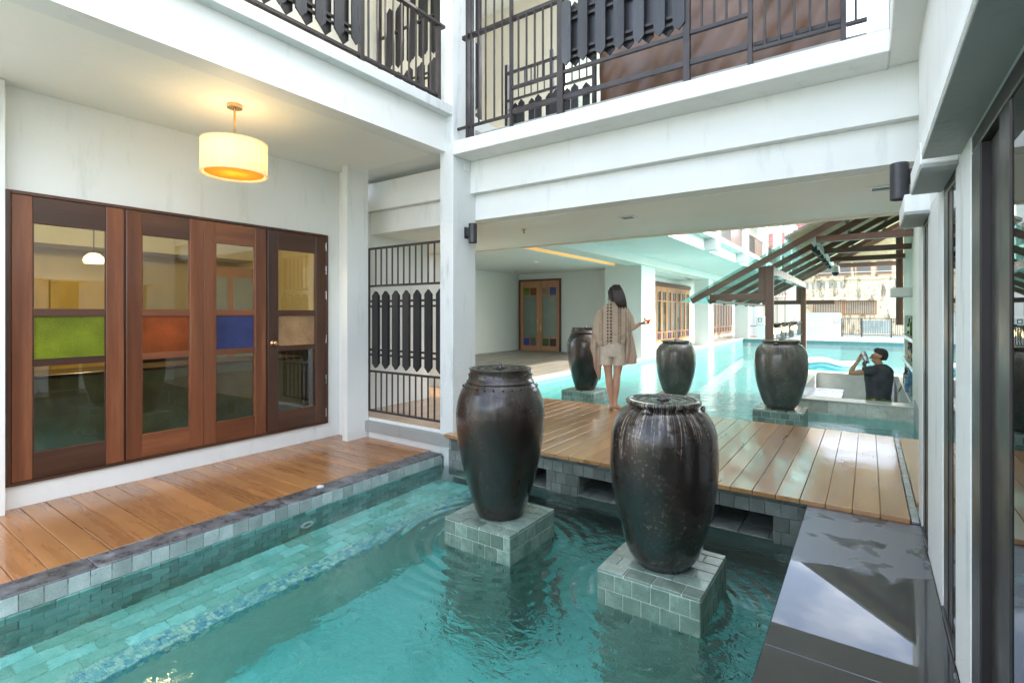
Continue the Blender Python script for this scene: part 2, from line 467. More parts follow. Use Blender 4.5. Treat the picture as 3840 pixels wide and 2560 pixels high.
n = NT('stained_wall')
v = n.pos((1, 1, 1))
f = n.noise(n.pos((2.2, 1, .5)), 1.6, 7, .7)
g = n.noise(v, 1.1, 6, .65)
c = n.mix(n.r1(g, .35, .7), (.78, .70, .52), (.64, .56, .40))
c = n.mix(n.r1(f, .50, .62), c, (.20, .17, .12))
c = n.mix(n.r1(n.noise(v, 3.5, 6, .7), .58, .7), c, (.12, .10, .075))
n.p(Base_Color=c, Roughness=.9, Normal=n.bump(g, .4, .02))

n = NT('osb')
v = n.pos((1, 1, 1))
vo = n.nd('TexVoronoi', {'Vector': n.pos((30, 12, 30)), 'Scale': 1.})
c = n.mix(vo.outputs['Color'], (.80, .64, .38), (.90, .76, .50))
c = n.mix(n.r1(n.noise(v, 30, 4), .55, .72), c, (.58, .42, .22))
n.p(Base_Color=c, Roughness=.7)

n = NT('patterned_tile')
v = n.pos((1, 0, 1))
ck = n.nd('TexVoronoi', {'Vector': v, 'Scale': 7., 'Randomness': .1})
n.p(Base_Color=n.ramp(ck.outputs['Distance'], [(.2, (.10, .12, .16)), (.32, (.75, .76, .74)), (.6, (.3, .34, .4))]), Roughness=.4)

# ------------------------------------------------------------------ mesh helpers
class MB:
    def __init__(s):
        s.v, s.f = [], []
        s.flat = False

    def add(s, vs, fs):
        o = len(s.v)
        s.v += [tuple(p) for p in vs]
        s.f += [tuple(i + o for i in f) for f in fs]
        return s

    def box(s, x0, x1, y0, y1, z0, z1, b=0.):
        if x1 < x0: x0, x1 = x1, x0
        if y1 < y0: y0, y1 = y1, y0
        if z1 < z0: z0, z1 = z1, z0
        c = ((x0 + x1) / 2, (y0 + y1) / 2, (z0 + z1) / 2)
        h = ((x1 - x0) / 2, (y1 - y0) / 2, (z1 - z0) / 2)
        b = min(b, min(h) * .45)
        if b <= 0:
            vs = [(c[0] + i * h[0], c[1] + j * h[1], c[2] + k * h[2]) for i in (-1, 1) for j in (-1, 1) for k in (-1, 1)]
            return s.add(vs, [(0, 1, 3, 2), (4, 6, 7, 5), (0, 4, 5, 1), (2, 3, 7, 6), (0, 2, 6, 4), (1, 5, 7, 3)])
        vs, idx = [], {}
        for i in (-1, 1):
            for j in (-1, 1):
                for k in (-1, 1):
                    for a in range(3):
                        q = [h[0] - b, h[1] - b, h[2] - b]
                        q[a] = h[a]
                        idx[i, j, k, a] = len(vs)
                        vs.append((c[0] + i * q[0], c[1] + j * q[1], c[2] + k * q[2]))
        fs = []
        S = (-1, 1)
        for a in range(3):
            o1, o2 = [x for x in range(3) if x != a]
            for sg in S:
                quad = []
                for p, q in ((-1, -1), (1, -1), (1, 1), (-1, 1)):
                    t = [0, 0, 0]; t[a] = sg; t[o1] = p; t[o2] = q
                    quad.append(idx[(*t, a)])
                flip = (sg > 0) == (a == 1)
                fs.append(tuple(reversed(quad)) if flip else tuple(quad))
        for a in range(3):
            o1, o2 = [x for x in range(3) if x != a]
            for p in S:
                for q in S:
                    e = []
                    for t0 in S:
                        t = [0, 0, 0]; t[a] = t0; t[o1] = p; t[o2] = q
                        e.append((idx[(*t, o1)], idx[(*t, o2)]))
                    fs.append((e[0][0], e[1][0], e[1][1], e[0][1]))
        for i in S:
            for j in S:
                for k in S:
                    fs.append(tuple(idx[i, j, k, a] for a in range(3)))
        return s.add(vs, fs)

    def prism(s, poly, axis, a, b):
        """polygon in the plane across `axis`, pushed from a to b"""
        def pt(p, q):
            if axis == 0: return (q, p[0], p[1])
            if axis == 1: return (p[0], q, p[1])
            return (p[0], p[1], q)
        n_ = len(poly)
        vs = [pt(p, a) for p in poly] + [pt(p, b) for p in poly]
        fs = [tuple(range(n_)), tuple(range(2 * n_ - 1, n_ - 1, -1))]
        fs += [(i, (i + 1) % n_, n_ + (i + 1) % n_, n_ + i) for i in range(n_)]
        return s.add(vs, fs)

    def rings(s, rs, cap=True, closed=True):
        o = len(s.v)
        m = len(rs[0])
        for r in rs: s.v += [tuple(p) for p in r]
        for i in range(len(rs) - 1):
            for j in range(m if closed else m - 1):
                k = (j + 1) % m
                s.f.append((o + i * m + j, o + i * m + k, o + (i + 1) * m + k, o + (i + 1) * m + j))
        if cap:
            s.f.append(tuple(o + j for j in reversed(range(m))))
            s.f.append(tuple(o + (len(rs) - 1) * m + j for j in range(m)))
        return s

    def lathe(s, prof, c=(0, 0, 0), n=48, cap=True):
        rs = [[(c[0] + r * math.cos(2 * math.pi * j / n), c[1] + r * math.sin(2 * math.pi * j / n), c[2] + z) for j in range(n)] for r, z in prof]
        return s.rings(rs, cap)

    def tube(s, pts, r, n=10, cap=True):
        pts = [Vector(p) for p in pts]
        rs_ = r if isinstance(r, (list, tuple)) else [r] * len(pts)
        rings, up = [], None
        for i, p in enumerate(pts):
            d = (pts[min(i + 1, len(pts) - 1)] - pts[max(i - 1, 0)]).normalized()
            if up is None:
                up = Vector((0, 0, 1)) if abs(d.z) < .9 else Vector((1, 0, 0))
            a = d.cross(up).normalized(); b = a.cross(d).normalized(); up = b
            rings.append([p + (a * math.cos(2 * math.pi * j / n) + b * math.sin(2 * math.pi * j / n)) * rs_[i] for j in range(n)])
        return s.rings(rings, cap)

    def beam(s, p0, p1, w_, h_, up=(0, 0, 1)):
        p0, p1 = Vector(p0), Vector(p1)
        d = (p1 - p0).normalized()
        a = d.cross(Vector(up)).normalized(); b = a.cross(d).normalized()
        rs = [[p + a * i * w_ / 2 + b * j * h_ / 2 for i, j in ((-1, -1), (1, -1), (1, 1), (-1, 1))] for p in (p0, p1)]
        return s.rings(rs)

    def mesh(s, name, off=(0, 0, 0), smooth=False):
        me = bpy.data.meshes.new(name)
        me.from_pydata([(p[0] - off[0], p[1] - off[1], p[2] - off[2]) for p in s.v], [], s.f)
        if not s.flat:
            bm = bmesh.new(); bm.from_mesh(me)
            bmesh.ops.recalc_face_normals(bm, faces=bm.faces)
            bm.to_mesh(me); bm.free()
        if smooth:
            me.shade_smooth()
        return me


def B(*a, **k):
    return MB().box(*a, **k)


def link(name, me, mat=None, parent=None, loc=(0, 0, 0)):
    o = bpy.data.objects.new(name, me)
    if mat and me and not me.materials:
        me.materials.append(MATS[mat])
    COL.objects.link(o)
    o.location = loc
    if parent: o.parent = parent
    return o


class Thing:
    def __init__(s, name, label, cat, base=(0, 0, 0), group=None, kind=None, rz=0.):
        s.o = bpy.data.objects.new(name, None)
        s.o.empty_display_size = .1
        COL.objects.link(s.o)
        s.o.location = base
        s.o.rotation_euler.z = rz
        s.base = Vector(base)
        s.local = rz != 0.
        if kind: s.o['kind'] = kind
        if label: s.o['label'] = label
        if cat: s.o['category'] = cat
        if group: s.o['group'] = group

    def part(s, name, mb, mat, parent=None, smooth=False, label=None, local=None, kind=None):
        loc = s.local if local is None else local
        o = link(name, mb.mesh(name, (0, 0, 0) if loc else s.base, smooth), mat, parent or s.o)
        if label: o['label'] = label
        if kind: o['kind'] = kind
        return o

    cache = {}

    def piece(s, name, x0, x1, y0, y1, z0, z1, mat, parent=None, b=.002):
        """one of many alike pieces; alike sizes share mesh data"""
        k = (name, mat, round(x1 - x0, 4), round(y1 - y0, 4), round(z1 - z0, 4), b)
        if k not in Thing.cache:
            h = ((x1 - x0) / 2, (y1 - y0) / 2, (z1 - z0) / 2)
            Thing.cache[k] = B(-h[0], h[0], -h[1], h[1], -h[2], h[2], b).mesh(name)
        c = Vector(((x0 + x1) / 2, (y0 + y1) / 2, (z0 + z1) / 2))
        return link(name, Thing.cache[k], mat, parent or s.o, c if s.local else c - s.base)

    def mcopy(s, name, key, make, mat, loc, parent=None, smooth=False):
        """a copy of a cached mesh placed at loc (world)"""
        k = (name, mat, key)
        if k not in Thing.cache:
            Thing.cache[k] = make().mesh(name, (0, 0, 0), smooth)
        return link(name, Thing.cache[k], mat, parent or s.o, Vector(loc) if s.local else Vector(loc) - s.base)


def struct(name, mb, mat, base=(0, 0, 0), kind='structure'):
    o = link(name, mb.mesh(name), mat)
    o['kind'] = kind
    return o


def solo(name, label, cat, mb, mat, base=(0, 0, 0), group=None, smooth=False):
    o = link(name, mb.mesh(name, base, smooth), mat, None, base)
    o['label'] = label; o['category'] = cat
    if group: o['group'] = group
    return o


def spans(a0, a1, step, off=0.):
    """cut a0..a1 into pieces of `step`, first joint shifted by off"""
    out, x = [], a0
    nxt = a0 + (off if off > 1e-6 else step)
    while x < a1 - 1e-6:
        e = min(nxt, a1)
        if a1 - e < step * .12: e = a1
        out.append((x, e))
        x, nxt = e, e + step
    return out


def smoothprof(pts, k=5):
    """Catmull-Rom through (r, z) points"""
    out = []
    for i in range(len(pts) - 1):
        p = [pts[max(i - 1, 0)], pts[i], pts[i + 1], pts[min(i + 2, len(pts) - 1)]]
        for j in range(k):
            t = j / k
            out.append(tuple(.5 * (2 * p[1][d] + (p[2][d] - p[0][d]) * t + (2 * p[0][d] - 5 * p[1][d] + 4 * p[2][d] - p[3][d]) * t * t + (3 * p[1][d] - p[0][d] - 3 * p[2][d] + p[3][d]) * t ** 3) for d in range(2)))
    out.append(pts[-1])
    return out
WL = -.35
ZD = -.235

# ------------------------------------------------------------------ setting: ground, pools, decks
struct('ground', MB().add([(-300, -300, -2.2), (300, -300, -2.2), (300, 400, -2.2), (-300, 400, -2.2)], [(0, 1, 2, 3)]), 'ground')

basin = Thing('pool_basin', None, None, kind='structure')
basin.part('basin_floor', B(-3.95, 0.2, -2.6, 4.0, -1.75, -1.462), 'grout')
basin.part('basin_side', B(-3.9, -3.713, -2.6, 4.0, -1.46, -.28), 'grout')
basin.part('basin_side', B(-.33, .2, -2.6, 3.96, -1.46, -.36), 'pool_tile')
basin.part('basin_side', B(-.329, .2, -2.6, 3.96, -.36, -.075), 'stone_tile_dry')
basin.part('basin_side', B(-3.9, .2, -2.8, -2.6, -1.46, -.28), 'pool_tile')
basin.part('bench', B(-3.712, -3.113, -2.6, 3.97, -1.46, -.788), 'pool_grout')
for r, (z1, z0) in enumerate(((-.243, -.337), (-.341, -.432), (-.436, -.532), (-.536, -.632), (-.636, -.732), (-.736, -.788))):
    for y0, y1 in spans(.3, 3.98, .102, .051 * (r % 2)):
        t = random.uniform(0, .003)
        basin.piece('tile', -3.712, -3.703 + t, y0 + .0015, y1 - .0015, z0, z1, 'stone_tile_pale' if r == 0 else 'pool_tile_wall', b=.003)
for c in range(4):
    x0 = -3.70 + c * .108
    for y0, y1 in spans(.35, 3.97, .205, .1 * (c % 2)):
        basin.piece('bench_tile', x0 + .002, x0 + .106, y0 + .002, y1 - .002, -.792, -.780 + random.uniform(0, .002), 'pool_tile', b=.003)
mo = MB()
for i in range(6):
    for k in range(150):
        mo.box(-3.262 + i * .025 + .001, -3.262 + i * .025 + .0235, .3 + k * .025 + .001, .3 + k * .025 + .0235, -.79, -.781)
for i in range(3):
    for k in range(150):
        mo.box(-3.115, -3.1105, .3 + k * .025 + .001, .3 + k * .025 + .0235, -.857 + i * .025, -.835 + i * .025)
o = basin.part('mosaic_strip', mo, 'mosaic'); o['kind'] = 'stuff'
ft = MB()
for i in range(27):
    for k in range(20):
        y = .1 + k * .205 + (.1 if i % 2 else 0)
        ft.box(-3.108 + i * .103, -3.108 + i * .103 + .1, y, y + .202, -1.462, -1.45)
o = basin.part('floor_tiles', ft, 'pool_floor'); o['kind'] = 'stuff'

nwm = MB().add([(-3.71, -2.6, WL), (-.33, -2.6, WL), (-.33, 3.985, WL), (-3.71, 3.985, WL)], [(0, 1, 2, 3)])
nwm.flat = True
struct('pool_water', nwm, 'water')

# pool fittings on the left side
fit = Thing('pool_light', 'white ring pool light set under water in the tiled side', 'pool light', (-3.70, 2.40, -.6))
fit.part('trim_ring', MB().rings([[(-3.70 + q, 2.40 + rr * math.cos(a * math.pi / 12), -.6 + rr * math.sin(a * math.pi / 12)) for a in range(24)] for rr, q in ((.055, 0), (.055, .014), (.038, .018), (.034, .006))], False), 'white_plastic', smooth=True)
fit.part('lens', MB().rings([[(-3.70 + q, 2.40 + rr * math.cos(a * math.pi / 12), -.6 + rr * math.sin(a * math.pi / 12)) for a in range(24)] for rr, q in ((.034, .004), (.02, .012))]), 'clear_glass', smooth=True)
cap = Thing('drain_cap', 'small white round cap lying on the dark stone coping', 'cap', (-3.84, 2.62, ZD))
cap.part('lid', MB().lathe([(.030, .001), (.031, .010), (.029, .0135), (.0, .0145)], (-3.84, 2.62, ZD), 20), 'white_plastic', smooth=True)
cap.part('knob', MB().lathe([(.012, .0135), (.012, .019), (.0, .02)], (-3.84, 2.62, ZD), 14), 'white_plastic', smooth=True)

# side deck along the glazed doors
deck = Thing('side_deck', None, None, kind='structure')
deck.part('bed', B(-5.42, -3.72, -2.6, 4.04, -.5, ZD - .035), 'stone_tile_dry')
for i, (y0, y1) in enumerate(spans(-2.576, 4.03, .15)):
    deck.piece('plank', -5.345, -3.908, y0 + .002, y1 - .002, ZD - .03, ZD + random.uniform(-.0012, .0012), 'deck_board', b=.003)
for i, (y0, y1) in enumerate(spans(-2.566, 3.995, .602)):
    deck.piece('coping_stone', -3.904, -3.704, y0 + .0015, y1 - .0015, ZD - .045, ZD + random.uniform(.001, .003), 'slate', b=.006)

# wet ledge along the windows
ledge = Thing('stone_ledge', None, None, kind='structure')
for y0, y1 in ((-1.2, .6), (.6, 2.18), (2.18, 3.77), (3.77, 3.925)):
    ledge.piece('slab', -.334, .262, y0 + .001, y1 - .001, -.072, -.03, 'puddle_stone', b=.003)

# timber bridge over the pool
br = Thing('bridge_deck', None, None, kind='structure')
br.part('bed', B(-6.3, .54, 3.995, 6.44, -.155, -.036), 'concrete')
xs = [.211 - .1475 * i for i in range(45)]
for i in range(len(xs) - 1):
    e = random.uniform(-.004, .004)
    br.piece('plank', xs[i + 1] + .0015, xs[i] - .0015, 3.93 if xs[i] > -3.5 else 4.06, 6.47, -.034, round(random.choice((-.001, 0, .001)), 4), 'wet_board', b=.003)
br.part('gutter', B(.216, .255, 3.94, 6.47, -.03, -.012, .002), 'steel')
br.part('edge_board', B(.26, .54, 4.32, 6.47, -.034, -.002, .003), 'wet_board')
br.part('channel_bed', B(-3.59, -.34, 4.0, 6.44, -.60, -.345), 'stone_tile_dry')
for x0, x1 in spans(-3.58, -.345, .2):
    for y0, y1 in ((3.972, 4.17), (4.172, 4.37), (4.372, 4.57)):
        br.piece('channel_tile', x0 + .002, x1 - .002, y0, y1, -.345, -.333, 'stone_tile_dry')
# bridge front: tiled lintel and piers around three dark openings
FR = [(-3.59, -2.66), (-2.40, -2.08), (-1.62, -1.24), (-.545, -.336)]
br.part('lintel', B(-3.59, -.336, 3.978, 4.10, -.163, -.036), 'grout')
for x0, x1 in FR:
    br.part('pier', B(x0 + .003, x1 - .003, 3.979, 4.6, -.62, -.1635), 'grout')
for x0, x1 in spans(-3.585, -.338, .2, .1):
    br.piece('cap_tile', x0 + .0015, x1 - .0015, 3.968, 3.985, -.064, -.037, 'stone_tile_dry')
for x0, x1 in spans(-3.585, -.338, .102, .03):
    br.piece('tile', x0 + .0015, x1 - .0015, 3.966, 3.982, -.1645, -.067, 'stone_tile_dry')
for x0, x1 in FR:
    for r in range(4):
        for a, b_ in spans(x0, x1, .102, .051 if r % 2 else 0.):
            br.piece('tile', a + .0015, b_ - .0015, 3.966, 3.982, -.266 - r * .1, -.168 - r * .1, 'stone_tile_dry')
    for r in range(2):
        for y0, y1 in spans(3.985, 4.4, .102):
            br.piece('tile', x0 - .004, x0 + .008, y0, y1 - .003, -.266 - r * .1, -.168 - r * .1, 'stone_tile_dry')
            br.piece('tile', x1 - .008, x1 + .004, y0, y1 - .003, -.266 - r * .1, -.168 - r * .1, 'stone_tile_dry')

# far pool
fp = Thing('far_pool_basin', None, None, kind='structure')
for x0, x1, y0, y1 in ((-6.1, 8, 6.4, 9.52), (-6.1, -1.265, 9.52, 14.29), (.955, 8, 9.52, 14.29), (-6.1, 8, 14.29, 32.4)):
    fp.part('basin_floor', B(x0, x1, y0, y1, -1.7, -.64), 'far_pool_tile')
fp.part('basin_side', B(-6.3, -5.98, 6.45, 33.4, -1.45, -.235), 'far_pool_tile')
fp.part('basin_side', B(-5.98, .7, 6.40, 6.46, -1.45, -.16), 'far_pool_tile')
fp.part('curb', B(-6.3, -5.97, 6.48, 33.4, -.235, -.196, .008), 'counter_stone')
fp.part('basin_side', B(-5.97, 8, 32.1, 32.3, -1.45, -.22), 'far_pool_tile')
fp.part('curb', B(-5.96, 8, 32.05, 32.3, -.22, -.19, .008), 'counter_stone')
for x0, y0, y1 in ((.545, 6.48, 9.46),):
    fp.part('basin_side', B(x0, x0 + .3, y0, y1, -1.45, .0), 'stone_tile_pale')
fwm = MB()
for x0, x1, y0, y1 in ((-5.98, 8, 6.46, 9.517), (-5.98, -1.268, 9.517, 14.298), (.95, 8, 9.517, 14.298), (-5.98, 8, 14.298, 32.1)):
    fwm.add([(x0, y0, WL), (x1, y0, WL), (x1, y1, WL), (x0, y1, WL)], [(0, 1, 2, 3)])
fwm.flat = True
struct('far_pool_water', fwm, 'far_water')
struct('hall_floor', B(-12, -6.302, 6.475, 38, -.5, -.2), 'hall_floor')

# ------------------------------------------------------------------ pedestals and water jars
def pedestal(name, label, cx, cy, far=False):
    hs = .28 if not far else .33
    top = -.16
    t = Thing(name, label, 'pedestal', (cx, cy, -1.45), 'tiled pedestals under the jars')
    t.part('core', B(cx - hs + .004, cx + hs - .004, cy - hs + .004, cy + hs - .004, -1.45, top - .004), 'grout')
    md = .1015 if not far else .122
    rows = 14 if not far else 3
    # cap: edge band and field laid in offset courses
    cuts = spans(-hs, hs, .1)
    for i, (a, b_) in enumerate(cuts):
        for c, d in spans(-hs, hs, .155, .078 * (i % 2)):
            t.piece('cap_tile', cx + c + .0022, cx + d - .0022, cy + a + .0022, cy + b_ - .0022, top - .016, top + random.choice((0, .0008, .0015)), 'stone_tile_wet', b=.003)
    for r in range(rows):
        z1 = top - .018 - r * .09
        z0 = z1 - .0858
        for a, b_ in spans(-hs, hs, md, md / 2 if r % 2 else 0.):
            for sgn in (-1, 1):
                y = cy + sgn * hs
                t.piece('side_tile', cx + a + .0022, cx + b_ - .0022, min(y, y - sgn * .011), max(y, y - sgn * .011), z0, z1, 'stone_tile', b=.0025)
                x = cx + sgn * hs
                t.piece('side_tile', min(x, x - sgn * .011), max(x, x - sgn * .011), cy + a + .0022, cy + b_ - .0022, z0, z1, 'stone_tile', b=.0025)
    return t
pedestal('tiled_pedestal', 'square green tiled pedestal in the pool under the studded black jar', -2.137, 2.905)
pedestal('tiled_pedestal', 'square green tiled pedestal in the pool under the jar with pale drips', -.957, 2.865)
pedestal('tiled_pedestal', 'green tiled pedestal beyond the bridge, behind the standing woman', -4.33, 8.57, True)
pedestal('tiled_pedestal', 'green tiled pedestal beyond the bridge under the middle grey jar', -2.75, 8.9, True)
pedestal('tiled_pedestal', 'green tiled pedestal in front of the swim-up bar counter', -1.075, 8.54, True)


def jar(label, cx, cy, prof, mat, style, rim_r, rim_z):
    base = (cx, cy, -.16)
    t = Thing('water_jar', label, 'jar', base, 'glazed water jars on pedestals')
    pf = smoothprof([(r, z + .16) for z, r in prof], 5)
    t.part('body', MB().lathe([(0, .002), (pf[0][0] * .98, .002)] + pf, (0, 0, 0), 72, False), mat, smooth=True, local=True)
    zt = rim_z + .16
    if style == 'collar':
        t.part('rim', MB().lathe([(rim_r + .022, zt - .105), (rim_r + .030, zt - .098), (rim_r + .026, zt - .088), (rim_r + .016, zt - .084), (rim_r + .004, zt - .012), (rim_r + .010, zt - .006), (rim_r + .006, zt), (rim_r - .016, zt - .002), (rim_r - .02, zt - .03)], (0, 0, 0), 72, False), mat, smooth=True, local=True)
        for k in range(22):
            a = 2 * math.pi * k / 22
            t.mcopy('stud', 'r1', lambda: MB().lathe([(.0065, -.004), (.005, .003), (0, .0055)], (0, 0, 0), 8), mat, (cx + (rim_r + .011) * math.cos(a), cy + (rim_r + .011) * math.sin(a), rim_z - .045), smooth=True)
        for k in range(26):
            a = 2 * math.pi * (k + .4) / 26
            t.mcopy('stud', 'r1', None, mat, (cx + (rim_r + .052) * math.cos(a), cy + (rim_r + .052) * math.sin(a), rim_z - .123), smooth=True)
    else:
        t.part('rim', MB().lathe([(rim_r - .006, zt - .045), (rim_r + .002, zt - .030), (rim_r + .014, zt - .022), (rim_r + .016, zt - .008), (rim_r + .006, zt), (rim_r - .012, zt), (rim_r - .018, zt - .025)], (0, 0, 0), 72, False), mat, smooth=True, local=True)
        for a in (R(20), R(145), R(265)):
            c, s_ = math.cos(a), math.sin(a)
            p = [(c * (rim_r + .022) - s_ * q, s_ * (rim_r + .022) + c * q, zt - .05 - zz) for q, zz in ((-.035, .014), (-.02, -.004), (0, -.010), (.02, -.004), (.035, .014))]
            t.part('lug', MB().tube(p, [.007, .011, .012, .011, .007], 8), mat, smooth=True, local=True)
    rr = rim_r - .012
    wv = []
    for k in range(12):
        r_ = rr * (1 - k / 12)
        wv.append((r_, zt - .004 + .002 * math.sin(k * 1.9)))
    t.part('brim_water', MB().lathe(wv, (0, 0, 0), 48), 'jar_water', smooth=True, local=True)
    if style != 'plain':
        t.part('spout', MB().lathe([(.034, -.004), (.026, .006), (.018, .012), (.016, .022), (.010, .03), (0, .031)], (.0, 0, zt), 14), mat, smooth=True, local=True)
    return t
n = NT('jar_water')
v = n.pos()
n.p(Base_Color=(.02, .022, .02), Roughness=.03, IOR=1.45, Normal=n.bump(n.noise(v, 34, 3, .6, 1.), .8, .012))

J1 = [(-.158, .158), (-.13, .172), (-.08, .192), (.025, .226), (.132, .254), (.253, .283), (.375, .303), (.512, .314), (.619, .307), (.69, .286), (.735, .262), (.765, .238), (.80, .2)]
J2 = [(-.158, .150), (-.135, .163), (-.10, .190), (-.04, .214), (.046, .238), (.156, .266), (.266, .285), (.376, .295), (.474, .296), (.572, .289), (.64, .270), (.69, .240), (.715, .212), (.73, .18)]
jar('tall black jar with a studded collar, water brimming over, beside the white column', -2.137, 2.905, J1, 'glaze_black', 'collar', .212, .868)
jar('squat dark jar with pale drips down its shoulder and small lugs', -.957, 2.865, J2, 'glaze_runs', 'lug', .192, .765)
def scaled(p, kr, kz):
    return [(-.16 + (z + .16) * kz, r * kr) for z, r in p]
jar('dark jar half hidden behind the standing woman', -4.33, 8.57, scaled(J1, 1.1, 1.12), 'glaze_black', 'collar', .245, .995)
jar('grey jar standing alone in the turquoise pool before the folding doors', -2.75, 8.9, scaled(J2, 1.12, 1.02), 'glaze_grey', 'lug', .225, .785)
jar('broad grey jar in front of the timber bar shelter post', -1.075, 8.54, scaled(J2, 1.22, 1.1), 'glaze_grey', 'lug', .245, .86)

# ------------------------------------------------------------------ left building with glazed doors and balcony
lb = Thing('corridor_building', 'white plastered wing with a balcony over the wooden side deck', 'building', (-5.34, 2, ZD))
WX = -5.345
lb.part('wall', B(WX - .14, WX, -2.6, .935, -.5, 2.98), 'plaster')
lb.part('wall', B(WX - .14, WX, .935, 3.742, 2.195, 2.98), 'plaster')
lb.part('wall', B(WX - .14, WX, .935, 3.742, -.5, -.065), 'plaster')
lb.part('wall', B(WX - .14, WX, 3.742, 4.10, -.5, 2.98), 'plaster')
lb.part('wall', B(-5.36, -5.22, -2.6, .955 - .03, -.235, 2.975), 'plaster', label='projecting wall end beside the first door leaf')
lb.part('pilaster', B(-5.343, -4.965, 3.905, 4.045, -.24, 2.99), 'plaster')
lb.part('pilaster', B(-5.055, -4.963, 3.742, 3.904, -.24, 2.99), 'plaster')
lb.part('ceiling', B(WX - .1, -3.895, .15, 4.034, 2.982, 3.30), 'lightened_ceiling')
lb.part('ceiling', B(WX - .1, -3.776, 4.0345, 6.4, 2.9825, 3.299), 'plaster')
lb.part('balcony_beam', B(-3.893, -3.69, .15, 4.035, 2.975, 3.36), 'plaster')
lb.part('balcony_slab', B(-5.5, -3.59, .15, 4.028, 3.342, 3.443, .004), 'plaster_wet')
lb.part('upper_wall', B(-5.6, -5.46, .15, 6.6, 3.44, 6.3), 'plaster_warm')
lb.part('sun_block_ceiling', B(-5.6, -3.55, .15, 6.6, 6.0, 6.3), 'plaster')  # unseen ceiling added to keep sun off the balcony
lb.part('riser', B(-4.964, -3.77, 4.05, 4.2, -.5, -.002), 'plaster')
lb.part('end_wall', B(-5.60, -5.36, 4.34, 5.5, -.1, 2.98), 'plaster')

# room behind the doors
room = Thing('room_interior', 'beige room with a yellow wardrobe seen through the glazed doors', 'room', (-7, 2.4, -.3))
room.part('floor', B(-9.2, -5.49, -.4, 4.6, -.35, -.22), 'olive_panel')
room.part('darkening_panel', B(-9.19, -9.1, -.4, 4.6, -.22, .75), 'window_frame')  # dark panels added low on the walls to darken the lower panes
room.part('darkening_panel', B(-9.1, -5.5, 4.52, 4.59, -.22, .75), 'window_frame')
room.part('wall', B(-9.3, -9.2, -.4, 4.6, -.22, 2.9), 'room_wall')
room.part('wall', B(-9.2, -5.49, -.5, -.4, -.22, 2.9), 'room_wall')
room.part('wall', B(-9.2, -5.49, 4.6, 4.7, -.22, 2.9), 'room_wall')
room.part('ceiling', B(-9.2, -5.49, -.4, 4.6, 2.7, 2.8), 'plaster_warm')
room.part('bulkhead', B(-9.2, -8.6, -.4, 4.6, 2.15, 2.7), 'plaster_warm')
ac = Thing('air_grille', 'slotted air grille on the bulkhead inside the room', 'grille', (-8.6, 2.4, 2.4))
ac.part('frame', B(-8.6, -8.585, .6, 3.6, 2.38, 2.58), 'grey_panel')
for k in range(44):
    ac.piece('slat', -8.584, -8.572, .66 + k * .066, .70 + k * .066, 2.40, 2.56, 'plaster_warm', b=.002)
sb = Thing('darkening_block', 'low dark block added inside the room to darken the lower door panes', 'darkening_block', (-6.9, 2.2, -.22))  # dark block added so the lower door panes look dark
sb.part('body', B(-7.2, -6.6, .3, 4.2, -.2, .62, .01), 'olive_panel')
sb.part('top', B(-7.22, -6.58, .28, 4.22, .621, .65, .005), 'teak_dark_y')
wd = Thing('wardrobe', 'yellow wooden wardrobe with sliding doors inside the room', 'wardrobe', (-8.9, 2, -.22))
wd.part('case', B(-9.19, -8.72, 1.0, 2.9, -.22, 1.75), 'room_wall')
for k in range(2):
    wd.part('door', B(-8.719, -8.69, 1.03 + k * .93, 1.95 + k * .93, -.15, 1.7, .005), 'wardrobe_yellow')
pd = Thing('panel_door', 'pale panelled door standing inside the room', 'door', (-8.0, 3.6, -.22))
pd.part('slab', B(-7.95, -7.9, 3.4, 4.3, -.22, 1.95), 'teak_light_z')
for z0, z1 in ((-.1, .45), (.55, 1.1), (1.2, 1.8)):
    for y in (3.5, 3.9):
        pd.piece('panel', -7.905, -7.885, y, y + .3, z0, z1, 'grey_panel', b=.01)
rl = Thing('room_lamp', 'small warm shell lamp glowing inside the room', 'lamp', (-7.2, 2.0, 1.85))
rl.part('shell', MB().lathe([(.0, .09), (.05, .08), (.09, .04), (.1, 0), (.085, -.03)], (-7.2, 2.0, 1.85), 20, False), 'lamp_glow', smooth=True)
rl.part('stem', MB().tube([(-7.2, 2, 1.93), (-7.2, 2, 2.7)], .006, 8), 'dark_metal')
pl = bpy.data.lights.new('fill_lamp_light', 'POINT'); pl.energy = 15; pl.color = (1, .74, .40); pl.shadow_soft_size = .12  # unseen lamp added to brighten the room, set high to avoid water reflections
cl = Thing('fill_lamp', 'round fill lamp added unseen on the ceiling of the room behind the doors', 'lamp', (-6.5, 2.2, 2.62))
cl.part('dish', MB().lathe([(0, .075), (.2, .075), (.2, .05), (.14, .01), (0, 0)], (-6.5, 2.2, 2.62), 28, False), 'lamp_glow', smooth=True)
link('fill_lamp_light', pl, None, cl.o, (0, 0, -.14))

